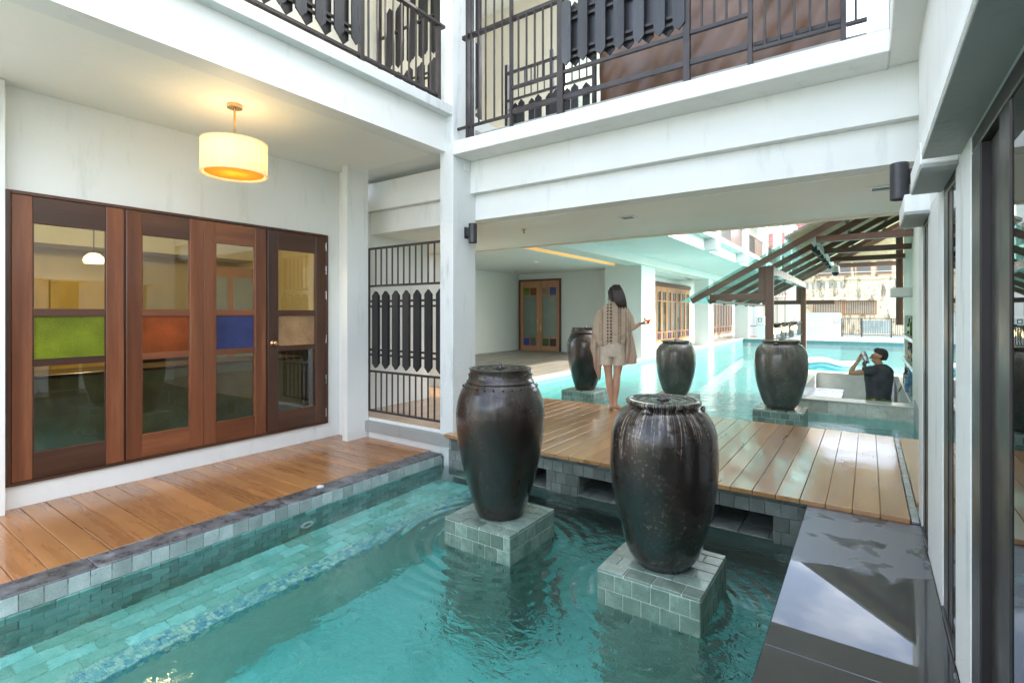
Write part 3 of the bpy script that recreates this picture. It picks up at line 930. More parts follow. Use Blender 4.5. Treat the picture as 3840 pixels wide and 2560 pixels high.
# glazed door leaves
DX0, DX1 = -5.372, -5.326
ds = Thing('glazed_doors', 'row of four reddish teak door leaves with coloured glass middle panes', 'doors', (-5.35, 2.3, -.065))
for nm, y0, y1, z0, z1 in (('frame', .938, .974, -.06, 2.19), ('frame', 3.712, 3.739, -.06, 2.19), ('frame', .974, 3.712, 2.166, 2.192), ('frame', .974, 3.712, -.062, -.041)):
    ds.part(nm, B(-5.44, -5.318, y0 + .0005, y1 - .0005, z0, z1, .002), 'teak_dark_z' if z1 - z0 > 1 else 'teak_dark_y')
LEAVES = [('glass_green', .978, 1.098, 1.566, 1.692, True), ('glass_amber', 1.708, 1.824, 2.219, 2.341, False), ('glass_blue', 2.343, 2.454, 2.852, 2.974, False), ('glass_frost', 2.990, 3.104, 3.576, 3.709, True)]
ds.part('mullion', B(-5.40, -5.345, 1.693, 1.707, -.04, 2.164), 'teak_dark_z')
ds.part('mullion', B(-5.40, -5.345, 2.975, 2.989, -.04, 2.164), 'teak_dark_z')
for gm, a, b_, c, d, drk in LEAVES:
    lf = ds.part('door_leaf', B(DX0, DX1, a + .001, b_, -.038, 2.163, .003), 'teak_dark_z' if gm in ('glass_frost',) else 'teak_z', label='teak leaf with %s middle pane' % gm.split('_')[1].replace('frost', 'clear patterned'))
    wz = 'teak_dark_y' if drk else 'teak_y'
    ds.part('stile', B(DX0, DX1, c, d - .001, -.038, 2.163, .003), 'teak_dark_z' if gm == 'glass_frost' else 'teak_z', lf)
    for z0, z1, mt in ((1.957, 2.163, 'teak_dark_y' if gm != 'glass_blue' else 'teak_y'), (1.229, 1.29, wz), (.837, .894, wz), (-.038, .167, wz)):
        ds.part('rail', B(DX0 + .002, DX1 - .002, b_ + .0005, c - .0005, z0, z1, .003), mt, lf)
    for z0, z1, gg in ((1.291, 1.956, 'glass'), (.895, 1.228, gm), (.168, .836, 'glass')):
        ds.part('pane', B(-5.352, -5.346, b_ - .004, c + .004, z0 - .004, z1 + .004), gg, lf)
        for y_ in (b_ + .001, c - .009):
            ds.part('bead', B(-5.345, -5.331, y_, y_ + .008, z0 + .001, z1 - .001), wz, lf)
hw = ds.part('knob', MB().rings([[(x, 3.046 + r_ * math.cos(a * math.pi / 8), .93 + r_ * math.sin(a * math.pi / 8)) for a in range(16)] for x, r_ in ((-5.326, .03), (-5.318, .03), (-5.316, .012), (-5.29, .011), (-5.285, .024), (-5.268, .026), (-5.258, .018), (-5.255, 0.001))], True), 'brass', smooth=True)
for z in (.02, .42, .9, 1.42, 1.72, 2.0):
    ds.part('hinge', B(-5.326, -5.312, 3.703, 3.714, z, z + .1, .002), 'steel')

# pendant lamp under the corridor ceiling
LX, LY = -4.309, 2.134
pend = Thing('pendant_lamp', 'cream fabric drum pendant lamp glowing under the white ceiling', 'lamp', (LX, LY, 2.41))
pend.part('canopy', MB().lathe([(0, 0), (.058, 0), (.058, -.028), (0, -.03)], (LX, LY, 2.98), 28), 'brass', smooth=False)
pend.part('rod', MB().tube([(LX, LY, 2.955), (LX, LY, 2.52)], .008, 10), 'brass', smooth=True)
LR = .248
pend.part('shade', MB().lathe([(LR - .002, 2.40), (LR, 2.405), (LR, 2.66), (LR - .002, 2.665), (LR - .006, 2.66), (LR - .006, 2.405), (LR - .002, 2.40)], (LX, LY, 0), 64, False), 'lamp_shade', smooth=True)
for z in (2.403, 2.662):
    pend.part('trim', MB().lathe([(LR - .007, z - .005), (LR + .004, z - .005), (LR + .004, z + .005), (LR - .007, z + .005), (LR - .007, z - .005)], (LX, LY, 0), 64, False), 'lamp_shade')
pend.part('diffuser', MB().lathe([(0, 2.412), (LR - .03, 2.412), (LR - .028, 2.415), (LR - .03, 2.418), (0, 2.418)], (LX, LY, 0), 64, False), 'lamp_diffuser')
for k in range(3):
    a = k * 2.094 + .4
    pend.part('bracket', MB().tube([(LX + (LR - .03) * math.cos(a), LY + (LR - .03) * math.sin(a), 2.415), (LX + (LR - .006) * math.cos(a), LY + (LR - .006) * math.sin(a), 2.415)], .003, 6), 'brass')
pend.part('bulb', MB().lathe([(0, 2.46), (.03, 2.475), (.036, 2.505), (.026, 2.54), (.014, 2.56), (.014, 2.58), (0, 2.58)], (LX + .05, LY, 0), 20, False), 'bulb', smooth=True)
pl = bpy.data.lights.new('pendant_light', 'POINT'); pl.energy = 1.5; pl.color = (1, .76, .44); pl.shadow_soft_size = .09
link('pendant_light', pl, None, pend.o, (.0, 0, .16))

# ------------------------------------------------------------------ railings
def picket(w_, t_, h_, axis):
    tip = w_ * .52
    poly = [(-w_ / 2, tip), (0, 0), (w_ / 2, tip), (w_ / 2, h_ - tip), (0, h_), (-w_ / 2, h_ - tip)]
    return MB().prism(poly, 1 if axis == 0 else 0, -t_ / 2, t_ / 2)

def bar(t, name, ax, p, q, z0, z1, w_=.016, mat='black_steel'):
    """upright bar at along-position p, across-position q; ax 0: railing runs in x"""
    if ax == 0: return t.piece(name, p - w_ / 2, p + w_ / 2, q - w_ / 2, q + w_ / 2, z0, z1, mat)
    return t.piece(name, q - w_ / 2, q + w_ / 2, p - w_ / 2, p + w_ / 2, z0, z1, mat)

def rail(t, name, ax, a, b_, q, z0, z1, d=.03, mat='black_steel'):
    if ax == 0: return t.piece(name, a, b_, q - d / 2, q + d / 2, z0, z1, mat)
    return t.piece(name, q - d / 2, q + d / 2, a, b_, z0, z1, mat)

def pick(t, ax, p, q, z0, z1, w_=.094, th=.016, mat='black_board'):
    loc = (p, q, z0) if ax == 0 else (q, p, z0)
    return t.mcopy('picket', (round(w_, 3), round(z1 - z0, 3), ax), lambda: picket(w_, th, z1 - z0, ax), mat, loc)

gr = Thing('gallery_railing', 'wet dark steel railing with pointed boards along the gallery edge', 'railing', (-1.8, 4.11, 3.066))
GY = 4.11
for x0, x1, zt in ((-3.462, -3.436, 5.0), (-3.402, -3.378, 5.0), (-2.90, -2.876, 5.0), (-2.361, -2.298, 4.6), (-1.206, -1.155, 4.6), (-.733, -.701, 4.6), (-.154, -.122, 4.6)):
    gr.piece('post', x0, x1, GY - .022, GY + .022, 3.066, zt, 'black_steel')
for x in (-3.30, -3.21, -3.10, -3.0):
    bar(gr, 'bar', 0, x, GY, 3.225, 5.0)
rail(gr, 'lower_rail', 0, -3.585, -2.902, GY, 3.20, 3.225)
rail(gr, 'top_rail', 0, -3.55, -2.362, GY + .045, 4.165, 4.205, .045)
for a, b_ in ((-2.875, -2.362), (-2.297, -1.207), (-1.154, -.734)):
    rail(gr, 'lower_rail', 0, a, b_, GY, 3.216, 3.261)
    rail(gr, 'middle_rail', 0, a, b_, GY, 3.456, 3.488)
rail(gr, 'lower_rail', 0, -.70, -.155, GY, 3.188, 3.215)
rail(gr, 'lower_rail', 0, -.70, -.155, GY + .04, 3.24, 3.27)
rail(gr, 'lower_rail', 0, -.121, -.006, GY, 3.188, 3.212)
for x in (-2.803, -2.709, -2.615, -2.524, -2.43, -1.068, -.975, -.886, -.789):
    bar(gr, 'bar', 0, x, GY, 3.489, 4.164 if x < -2 else 4.6)
for x in (-.62, -.526, -.429, -.334, -.234, -.069):
    bar(gr, 'bar', 0, x, GY, 3.216, 4.6)
fp_ = [(-2.319, -2.224), (-2.151, -2.057), (-1.979, -1.886), (-1.807, -1.713), (-1.632, -1.539), (-1.454, -1.367), (-1.296, -1.210)]
for a, b_ in fp_:
    pick(gr, 0, (a + b_) / 2 + .016, GY - .03, 3.508, 4.125, .094, .016, 'wet_sheen_board')
for k in range(6):
    pick(gr, 0, (fp_[k][0] + fp_[k + 1][1]) / 2 - .012, GY + .034, 3.512, 4.105, .094, .016, 'wet_sheen_board')
for z in (3.572, 3.632, 3.92, 3.99):
    rail(gr, 'strap', 0, -2.296, -1.208, GY, z, z + .026, .02)
gr.part('curb', B(-3.38, -.006, GY + .04, GY + .09, 3.067, 3.135, .003), 'concrete')

g2 = Thing('rear_gallery_railing', 'dark railing with pointed boards at the back of the gallery', 'railing', (-3, 5.0, 3.066))
for x in (-3.58, -2.95, -2.42):
    g2.piece('post', x - .02, x + .02, 4.98, 5.02, 3.066, 4.25, 'black_steel')
rail(g2, 'top_rail', 0, -3.56, -2.44, 5.0, 4.13, 4.16)
rail(g2, 'middle_rail', 0, -3.56, -2.44, 5.0, 3.80, 3.825)
rail(g2, 'lower_rail', 0, -3.56, -2.44, 5.0, 3.30, 3.325)
for k in range(12):
    bar(g2, 'bar', 0, -3.5 + k * .09, 5.0, 3.826, 4.129, .014)
for k in range(9):
    pick(g2, 0, -3.47 + k * .118, 4.975 if k % 2 else 5.02, 3.34, 3.78, .085)
for z in (3.43, 3.48, 3.64, 3.69):
    rail(g2, 'strap', 0, -3.55, -2.45, 4.998, z, z + .02, .016)

tp = MB()
NX, NZ = 160, 110
rs = []
for k in range(NZ + 1):
    z = 3.10 + 1.9 * k / NZ
    row = []
    for i in range(NX + 1):
        x = -2.40 + 2.21 * i / NX
        f = math.sin(x * 9 + .8 * math.sin(z * 3)) * .022 + math.sin(x * 21 + z * 4 + math.sin(z * 7)) * .006 + abs(math.sin(x * 13 - z * 9)) ** 3 * .012 + math.sin(z * 5 + x) * .01
        row.append((x, 5.09 + f, z))
    rs.append(row)
tp.rings(rs, False, False)
solo('tarpaulin', 'shiny brown tarpaulin hung behind the gallery railing', 'tarpaulin', tp, 'tarp', (-1.3, 5.09, 3.1), smooth=True)

lr = Thing('balcony_railing', 'dark steel railing with pointed boards on the balcony above the doors', 'railing', (-3.66, 2, 3.443))
QX = -3.66
lr.part('sole', B(QX - .045, QX + .02, .2, 3.90, 3.448, 3.462), 'black_steel')
rail(lr, 'lower_rail', 1, .2, 2.88, QX, 3.50, 3.53, .04)
rail(lr, 'lower_rail', 1, 2.93, 3.862, QX, 3.50, 3.53, .04)
rail(lr, 'top_rail', 1, .2, 3.965, QX, 4.235, 4.265, .06)
for y in (1.2, 2.905, 3.885):
    lr.piece('post', QX - .022, QX + .022, y - .022, y + .022, 3.463, 4.234, 'black_steel')
for y in (2.985, 3.088, 3.181, 3.278, 3.378, 3.475, 3.568, 3.668, 3.772):
    bar(lr, 'bar', 1, y, QX, 3.531, 4.234)
for k in range(9):
    y = 2.831 - k * .1745
    pick(lr, 1, y, QX + .026, 3.575, 4.19, .094, .016, 'wet_sheen_board')
    if y > 1.3: pick(lr, 1, y - .087, QX - .03, 3.56, 4.175, .094)
for z in (3.66, 3.715, 4.03, 4.09):
    rail(lr, 'strap', 1, 1.223, 2.882, QX - .002, z, z + .026, .02)

uf = Thing('corridor_screen', 'black screen of pointed boards across the upper corridor', 'screen', (-4.4, 4.62, 3.443))
for x in (-5.43, -3.70):
    uf.piece('post', x - .02, x + .02, 4.60, 4.64, 3.443, 5.6, 'black_steel')
for z in (3.55, 4.05, 4.95):
    rail(uf, 'rail', 0, -5.41, -3.72, 4.62, z, z + .03)
for k in range(16):
    pick(uf, 0, -5.36 + k * .107, 4.597 if k % 2 else 4.645, 3.60, 4.42, .094)
for k in range(16):
    pick(uf, 0, -5.31 + k * .107, 4.597 if k % 2 else 4.645, 4.5, 5.3, .094)
for z in (3.74, 3.80, 4.20, 4.26):
    rail(uf, 'strap', 0, -5.41, -3.72, 4.62, z, z + .024, .02)

fe = Thing('corridor_gate', 'tall black screen of bars and pointed boards between pilaster and column', 'screen', (-4.45, 4.12, -.002))
FY = 4.12
fe.piece('post', -5.052, -5.030, FY - .014, FY + .014, .055, 2.055, 'black_steel')
fe.piece('post', -3.80, -3.778, FY - .014, FY + .014, .055, 2.055, 'black_steel')
for z0, z1 in ((2.03, 2.056), (1.575, 1.60), (.535, .56), (.056, .08)):
    rail(fe, 'rail', 0, -5.029, -3.801, FY, z0, z1, .026)
for k in range(12):
    x = -4.914 + k * .0976
    if x > -3.81: continue
    bar(fe, 'bar', 0, x, FY, 1.601, 2.029)
    bar(fe, 'bar', 0, x, FY, .081, .534)
for k in range(7):
    x = -4.888 + k * .1765
    pick(fe, 0, x, FY - .03, .592, 1.522, .104)
    pick(fe, 0, x - .046, FY + .03, .592, 1.522, .104)
for z in (.738, .798, 1.325, 1.388):
    rail(fe, 'strap', 0, -5.029, -3.801, FY, z, z + .024, .02)

# ------------------------------------------------------------------ gallery over the bridge, with its column
ga = Thing('gallery_building', 'white gallery crossing over the bridge on a square column', 'building', (-3.68, 4.2, -.5))
ga.part('column', B(-3.774, -3.588, 4.032, 4.411, -1.4, 6.3, .005), 'plaster_wet')
ga.part('slab', B(-3.586, .112, 4.03, 6.6, 2.922, 3.066, .006), 'plaster')
ga.part('upper_beam', B(-5.6, .56, 4.323, 4.60, 2.570, 2.920), 'plaster')
ga.part('lower_beam', B(-5.6, .56, 4.411, 4.62, 2.290, 2.568), 'plaster')
ga.part('soffit', B(-6.4, .56, 4.622, 6.53, 2.285, 2.56), 'lightened_ceiling')
ga.part('soffit_lip', B(-6.4, .56, 6.531, 6.57, 2.262, 2.6), 'plaster_warm')
ga.part('rear_wall', B(-6.4, -3.6, 6.4, 6.6, 3.067, 6.3), 'plaster_warm')
ga.part('end_post', B(-.004, .110, 4.034, 4.32, 3.068, 6.3, .004), 'plaster')
ga.part('end_wall', B(.113, .60, 4.321, 6.6, 2.571, 6.3), 'plaster')
ga.part('upper_floor', B(-5.5, -3.59, 4.03, 6.6, 3.30, 3.44), 'plaster')
ga.part('sun_block_ceiling', B(-5.45, .1, 4.4, 6.6, 5.99, 6.28), 'plaster')  # unseen cover added over the gallery to block the sun
ga.part('cover_plate', B(-3.587, -3.579, 4.21, 4.30, 2.80, 2.885, .002), 'white_plastic')
ga.part('rear_wall', B(-6.4, -5.6, 6.42, 6.55, -.2, 2.28), 'plaster')

# things fixed to the gallery underside
for lab, x in (('square recessed downlight in the gallery ceiling above the planks', -2.114), ('square recessed downlight in the gallery ceiling beside the wall lamp', .09)):
    d = Thing('downlight', lab, 'downlight', (x, 5.18, 2.27))
    fr_ = MB()
    for a in ((-.085, .085, -.085, -.065), (-.085, .085, .065, .085), (-.085, -.065, -.0649, .0649), (.065, .085, -.0649, .0649)):
        fr_.box(x + a[0], x + a[1], 5.18 + a[2], 5.18 + a[3], 2.276, 2.2845)
    d.part('frame', fr_, 'white_plastic')
    d.part('lens', B(x - .0645, x + .0645, 5.18 - .0645, 5.18 + .0645, 2.281, 2.2846), 'dark_metal')
sp = Thing('sprinkler', 'small metal sprinkler head under the gallery ceiling', 'sprinkler', (-3.46, 5.19, 2.22))
sp.part('plate', MB().lathe([(.0, 0), (.032, 0), (.03, -.006), (0, -.008)], (-3.46, 5.19, 2.284), 18), 'steel', smooth=True)
sp.part('head', MB().lathe([(.008, -.006), (.012, -.02), (.009, -.035), (.014, -.04), (.014, -.046), (0, -.048)], (-3.46, 5.19, 2.284), 12), 'brass', smooth=True)

def sconce(label, x, y, z, wall_x):
    t = Thing('wall_lamp', label, 'wall lamp', (x, y, z - .1), 'cylinder wall lamps')
    t.part('body', MB().lathe([(0, .105), (.044, .105), (.046, .100), (.046, -.100), (.044, -.105), (.039, -.105), (.037, -.09), (0, -.09)], (x, y, z), 32, False), 'dark_metal', smooth=False)
    t.part('lens', MB().lathe([(0, -.088), (.036, -.088), (.034, -.084), (0, -.084)], (x, y, z), 24, False), 'ceramic_white')
    s_ = 1 if wall_x > x else -1
    t.part('arm', B(x + s_ * .044, wall_x - s_ * .008, y - .02, y + .02, z - .02, z + .065, .003), 'dark_metal')
    t.part('backplate', B(wall_x - s_ * .009, wall_x - s_ * .0005, y - .032, y + .032, z - .05, z + .075, .002), 'dark_metal')
sconce('black cylinder wall lamp on the white column beside the gate', -3.492, 4.245, 2.115, -3.588)
sconce('black cylinder wall lamp on the wall above the windows', .148, 3.69, 2.012, .261)

# ------------------------------------------------------------------ right building with tall windows
rb = Thing('window_building', 'tall white building with hooded windows along the wet stone ledge', 'building', (.6, 2, -.1))
X0, X1 = .261, .42
for y0, y1 in ((2.118, 2.45), (2.842, 3.495), (3.83, 4.10)):
    rb.part('pier', B(X0, X1, y0, y1, -1.4, 1.80, .003), 'plaster_wet')
rb.part('wall', B(X0, X1, .55, 4.10, 1.80, 2.93), 'plaster')
rb.part('wall', B(X0, X1, -2.6, .548, 1.80, 1.9), 'plaster')
rb.part('wall', B(X0, X1, -2.6, 4.10, -1.4, -.022), 'concrete')
rb.part('wall', B(.555, .75, 4.10, 9.9, -1.4, 4.3), 'plaster')
rb.part('wall', B(X0 + .02, .75, 4.101, 4.30, -1.4, 2.93), 'plaster')
rb.part('upper_storey', B(.112, 4.2, 1.0, 4.318, 2.93, 7.4, .006), 'plaster')  # underside is seen; unseen height chosen to shade the court
rb.part('upper_storey', B(.60, 4.2, 4.32, 7.2, 2.93, 7.4), 'plaster')
for y0, y1, zb in ((-2.6, 2.33, 1.80), (2.37, 2.885, 1.778), (3.375, 3.895, 1.768)):
    rb.part('hood', B(.155, X0 + .002, y0, y1, zb + .014, 1.876, .004), 'plaster')
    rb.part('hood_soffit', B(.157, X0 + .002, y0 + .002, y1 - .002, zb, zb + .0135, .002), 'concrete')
rb.part('room_floor', B(.43, 4.1, -2.6, 4.09, -.2, -.04), 'hall_floor')
rb.part('room_wall', B(4.1, 4.2, .5, 4.3, -.2, 2.9), 'grey_panel')
rb.part('room_wall', B(.43, 4.1, .5, .6, -.2, 2.9), 'grey_panel')
rb.part('room_wall', B(.43, 4.1, 4.0, 4.09, -.04, 2.9), 'grey_panel')
rb.part('rear_wall', B(-3.8, 4.2, -2.95, -2.82, -1.4, 1.2), 'plaster')  # unseen wall added behind the camera to cut sky light
rb.part('rear_wall', B(-5.6, -3.8, -2.95, -2.82, -.5, 1.2), 'plaster')

def window(label, ya, yb, parts, pane_to):
    t = Thing('window', label, 'window', (X0, yb, -.02), 'tall windows in the right wall')
    z0, z1 = -.02, 1.797
    for nm, y0, y1, x0 in parts:
        t.part(nm, B(x0, .33, y0 + .0006, y1 - .0006, z0 + .026, z1 - .051, .004), 'window_frame')
    t.part('jamb', B(X0 + .004, .33, ya + .001, ya + .03, z0 + .026, z1 - .051, .003), 'window_frame')
    t.part('head', B(X0 + .003, .33, ya + .001, yb - .001, z1 - .05, z1, .003), 'window_frame')
    t.part('sill', B(X0 - .004, .33, ya + .001, yb - .001, z0, z0 + .025, .003), 'window_frame')
    if pane_to: t.part('pane', B(.270, .278, ya + .03, pane_to, z0 + .02, z1 - .045), 'window_glass')
    return t
window('wide dark framed window with a sliding pane beside the dry end of the ledge', -2.5, 2.117, (('jamb', 1.97, 2.116, X0 + .002), ('recess_panel', 1.73, 1.97, .286), ('stile', 1.61, 1.73, X0 + .005)), 1.612)  # dark panel set back between jamb and stile
window('narrow dark framed window between two white piers', 2.451, 2.841, (('jamb', 2.70, 2.840, X0 + .003), ('stile', 2.60, 2.70, .268)), 2.601)
window('narrow dark framed window next to the bridge end', 3.496, 3.829, (('jamb', 3.70, 3.828, X0 + .003), ('stile', 3.60, 3.70, .268)), 3.601)

# ------------------------------------------------------------------ hall building across the far pool
hb = Thing('hall_building', 'long white building with columns and balconies along the far pool', 'building', (-8, 18, -.2))
HZ = -.2
hb.part('wall', B(-11.75, -11.55, 6.5, 17.2, HZ, 2.9), 'plaster_far')
hb.part('wall', B(-11.55, -7.32, 16.95, 17.2, HZ, 2.9), 'plaster_far')
hb.part('wall', B(-7.75, -7.56, 17.2, 19.4, HZ, 2.9), 'plaster_far')
hb.part('wall', B(-7.75, -7.56, 26.5, 29.9, HZ, 2.9), 'plaster_far')
hb.part('wall', B(-7.75, -7.56, 36.4, 38, HZ, 2.9), 'plaster_far')
hb.part('wall', B(-7.75, -7.56, 19.4, 26.5, 2.64, 2.9), 'plaster_far')
hb.part('wall', B(-7.75, -7.56, 29.9, 36.4, 2.64, 2.9), 'plaster_far')
hb.part('kerb', B(-7.75, -7.5, 19.4, 26.5, HZ, -.04), 'plaster_far')
hb.part('kerb', B(-7.75, -7.5, 29.9, 36.4, HZ, -.04), 'plaster_far')
for x0, x1, y0, y1 in ((-7.32, -6.04, 15.95, 17.25), (-6.64, -6.0, 24.3, 25.1), (-6.62, -5.86, 32.9, 33.5)):
    c = hb.part('column', B(x0, x1, y0, y1, HZ, 3.1), 'plaster_far')
    hb.part('column_base', B(x0 + .05, x1 + .03, y0 - .02, y1 + .02, -1.4, HZ - .037), 'stone_tile_pale', c)
hb.part('ceiling', B(-11.75, -6.98, 6.5, 17.2, 2.83, 3.05), 'plaster_far')
hb.part('ceiling', B(-6.98, -6.5, 6.5, 38, 2.96, 3.1), 'plaster_far')
hb.part('ceiling', B(-7.75, -6.98, 17.2, 38, 2.84, 3.1), 'plaster_far')
hb.part('beam', B(-6.5, -5.9, 6.6, 38, 2.83, 3.12), 'plaster_far')
hb.part('overhang', B(-5.9, -3.90, 6.6, 38, 3.10, 3.25), 'plaster_far')
hb.part('fascia', B(-4.1, -3.90, 6.6, 38, 3.25, 3.52), 'plaster_far')
hb.part('upper_wall', B(-6.2, -6.0, 6.6, 38, 3.25, 6.6), 'plaster_far')
hb.part('roof', B(-8, -3.8, 6.6, 38, 6.6, 6.9), 'plaster_far')
rails_y = []
for k in range(6):
    y = 11.0 + k * 4.32
    hb.part('fin', B(-3.898, -3.57, y, y + .52, 3.098, 6.6), 'plaster_far')
    hb.part('balcony_edge', B(-3.898, -3.62, y + .522, y + 4.318, 3.42, 3.54), 'plaster_far')
    rails_y.append((y + .56, y + 4.3))
for k, (a, b_) in enumerate(rails_y):
    t = Thing('facade_railing', 'brown upper balcony railing after the %s facade fin past the gallery' % ('first', 'second', 'third', 'fourth', 'fifth', 'sixth')[k], 'railing', (-3.7, a, 3.54), 'balcony railings of the hall building')
    t.part('top_rail', B(-3.73, -3.68, a, b_, 4.25, 4.29), 'teak_dark_y')
    t.part('lower_rail', B(-3.72, -3.69, a, b_, 3.60, 3.63), 'teak_dark_y')
    m_ = (a + b_) / 2
    for j in range(18):
        y = a + .06 + j * .1
        if y < m_: t.piece('bar', -3.712, -3.698, y, y + .016, 3.631, 4.249, 'black_steel')
    for j in range(22):
        y = m_ + j * .083
        if y + .075 < b_: t.piece('board', -3.715, -3.695, y, y + .075, 3.631, 4.249, 'teak_dark_z')

# cove light and small ceiling fittings
cv = Thing('cove_light', 'long warm strip of light along the hall ceiling step', 'strip light', (-6.95, 12, 2.85))
cv.part('strip', B(-6.978, -6.965, 8.2, 16.3, 2.855, 2.945), 'cove')
cv.part('trim', B(-6.979, -6.93, 8.2, 16.3, 2.832, 2.85), 'plaster_far')
for i, (x, y) in enumerate(((-8.29, 13.13), (-11.03, 15.8), (-8.31, 16.04))):
    d = Thing('ceiling_spot', ('small round ceiling spot beside the warm cove strip', 'small round ceiling spot in the hall corner by the double door', 'small round ceiling spot before the thick end column of the hall')[i], 'ceiling spot', (x, y, 2.81), 'round spots in the hall ceiling')
    d.part('ring', MB().lathe([(.05, 0), (.085, 0), (.085, -.01), (.05, -.012), (.05, 0)], (x, y, 2.829), 24, False), 'white_plastic')
    d.part('lens', MB().lathe([(0, -.004), (.05, -.004), (0, -.003)], (x, y, 2.829), 20, False), 'lamp_glow')

# double door in the hall
hd = Thing('double_door', 'teak double door with coloured corner panes at the end of the hall', 'door', (-10.5, 16.95, HZ))
ax0, ax1 = -11.50, -9.58
for a, b_, z0, z1 in ((ax0, ax0 + .07, HZ, 2.6), (ax1 - .07, ax1, HZ, 2.6), (ax0 + .07, ax1 - .07, 2.53, 2.6)):
    hd.part('frame', B(a, b_, 16.88, 16.951, z0, z1, .004), 'teak_dark_z')
hd.part('backing', B(ax0 + .07, ax1 - .07, 16.943, 16.949, HZ, 2.53), 'grey_panel')
mx_ = (ax0 + ax1) / 2
PAN = ((('glass_green', 'glass_amber'), ('glass_plain_blue', 'glass_plain_grey')), (('glass_frost', 'glass_plain_blue'), ('glass_plain_green', 'glass_plain_brown')))
for k, (a, b_) in enumerate(((ax0 + .072, mx_ - .003), (mx_ + .003, ax1 - .072))):
    lf = hd.part('door_leaf', B(a, a + .13, 16.90, 16.94, HZ + .01, 2.528, .004), 'teak_light_z')
    hd.part('stile', B(b_ - .13, b_, 16.90, 16.94, HZ + .01, 2.528, .004), 'teak_light_z', lf)
    i0, i1 = a + .131, b_ - .131
    for z0, z1 in ((2.27, 2.528), (1.93, 1.975), (.29, .33), (HZ + .01, -.005)):
        hd.part('rail', B(i0, i1, 16.902, 16.938, z0, z1, .003), 'teak_light_y', lf)
    im = (i0 + i1) / 2
    for row, (z0, z1) in enumerate(((1.976, 2.269), (-.004, .289))):
        hd.part('muntin', B(im - .02, im + .02, 16.903, 16.937, z0, z1), 'teak_light_z', lf)
        for c, (p, q) in enumerate(((i0, im - .021), (im + .021, i1))):
            hd.part('pane', B(p, q, 16.915, 16.923, z0, z1), PAN[k][row][c], lf)
    hd.part('pane', B(i0, i1, 16.915, 16.923, .331, 1.929), 'glass', lf)
    hx = mx_ + (-.07 if k == 0 else .07)
    hd.part('pull', B(hx - .02, hx + .02, 16.885, 16.899, .55, 1.02, .004), 'brass', lf)
    hd.part('grip', MB().tube([(hx, 16.885, .58), (hx, 16.84, .62), (hx, 16.84, .78), (hx, 16.885, .82)], .01, 8), 'brass', lf, smooth=True)

# folding doors behind the columns
def folding(label, y0, y1, n_, grp):
    t = Thing('folding_doors', label, 'doors', (-7.5, (y0 + y1) / 2, -.04), grp)
    t.part('header', B(-7.56, -7.42, y0, y1, 2.46, 2.64, .005), 'teak_dark_y')
    t.part('backing', B(-7.60, -7.585, y0, y1, -.04, 2.46), 'grey_panel')
    wd_ = (y1 - y0) / n_
    cs = ('glass_plain_blue', 'glass_plain_green', 'glass_frost', 'glass_plain_brown')
    for k in range(n_):
        a, b_ = y0 + k * wd_ + .006, y0 + (k + 1) * wd_ - .006
        st = .11
        lf = t.part('door_leaf', B(-7.53, -7.48, a, a + st, -.035, 2.455, .004), 'teak_light_z')
        t.part('stile', B(-7.53, -7.48, b_ - st, b_, -.035, 2.455, .004), 'teak_light_z', lf)
        for z0, z1 in ((2.22, 2.455), (1.78, 1.84), (.40, .46), (-.035, .12)):
            t.part('rail', B(-7.528, -7.482, a + st, b_ - st, z0, z1, .003), 'teak_light_y', lf)
        p, q = a + st, b_ - st
        m_ = (p + q) / 2
        for z0, z1 in ((1.84, 2.22), (.12, .40)):
            t.part('muntin', B(-7.52, -7.49, m_ - .012, m_ + .012, z0, z1), 'teak_light_z', lf)
            for j, (u, v_) in enumerate(((p, m_ - .012), (m_ + .012, q))):
                t.part('pane', B(-7.51, -7.504, u, v_, z0, z1), cs[(k * 2 + j + (1 if z0 < 1 else 0)) % 4], lf)
        t.part('pane', B(-7.51, -7.504, p, q, .46, 1.78), 'glass', lf)
folding('teak folding doors with tall panes behind the middle jar', 19.4, 26.5, 10, None)
folding('teak folding doors past the second column, below the shelter eave', 29.9, 36.4, 9, None)

# ------------------------------------------------------------------ swim-up bar and its timber shelter
bar_ = Thing('bar_counter', 'sunken swim-up bar with a pale stone counter and stone tile front', 'bar', (-.2, 11.5, -1.2))
bar_.part('floor', B(-1.2, .62, 9.6, 14.2, -1.4, -1.1), 'counter_stone')
bar_.part('front_wall', B(-1.27, .55, 9.515, 9.80, -1.4, -.145), 'grout')
bar_.part('counter_top', B(-1.30, .56, 9.49, 9.85, -.145, -.12, .006), 'counter_stone')
bar_.part('counter_top', B(-1.30, -.98, 9.852, 13.9, -.145, -.12, .006), 'counter_stone')
bar_.part('counter_top', B(-1.30, .62, 13.902, 14.35, -.145, -.12, .006), 'counter_stone')
bar_.part('side_wall', B(-1.27, -1.0, 9.80, 14.3, -1.4, -.146), 'ceramic_white')
bar_.part('rear_wall', B(-1.0, .62, 13.95, 14.3, -1.4, -.146), 'ceramic_white')
bar_.part('back_ledge', B(.53, .645, 9.853, 13.9, -.145, -.12, .005), 'counter_stone')
bar_.part('back_panel', B(.56, .64, 9.853, 13.9, -1.4, -.146), 'ceramic_white')
for r, (z0, z1) in enumerate(((-.33, -.147), (-.50, -.333))):
    for x0, x1 in spans(-1.275, .552, .25, .12 if r else .25):
        bar_.piece('tile', x0 + .002, x1 - .002, 9.503, 9.516, z0, z1, 'bar_stone')

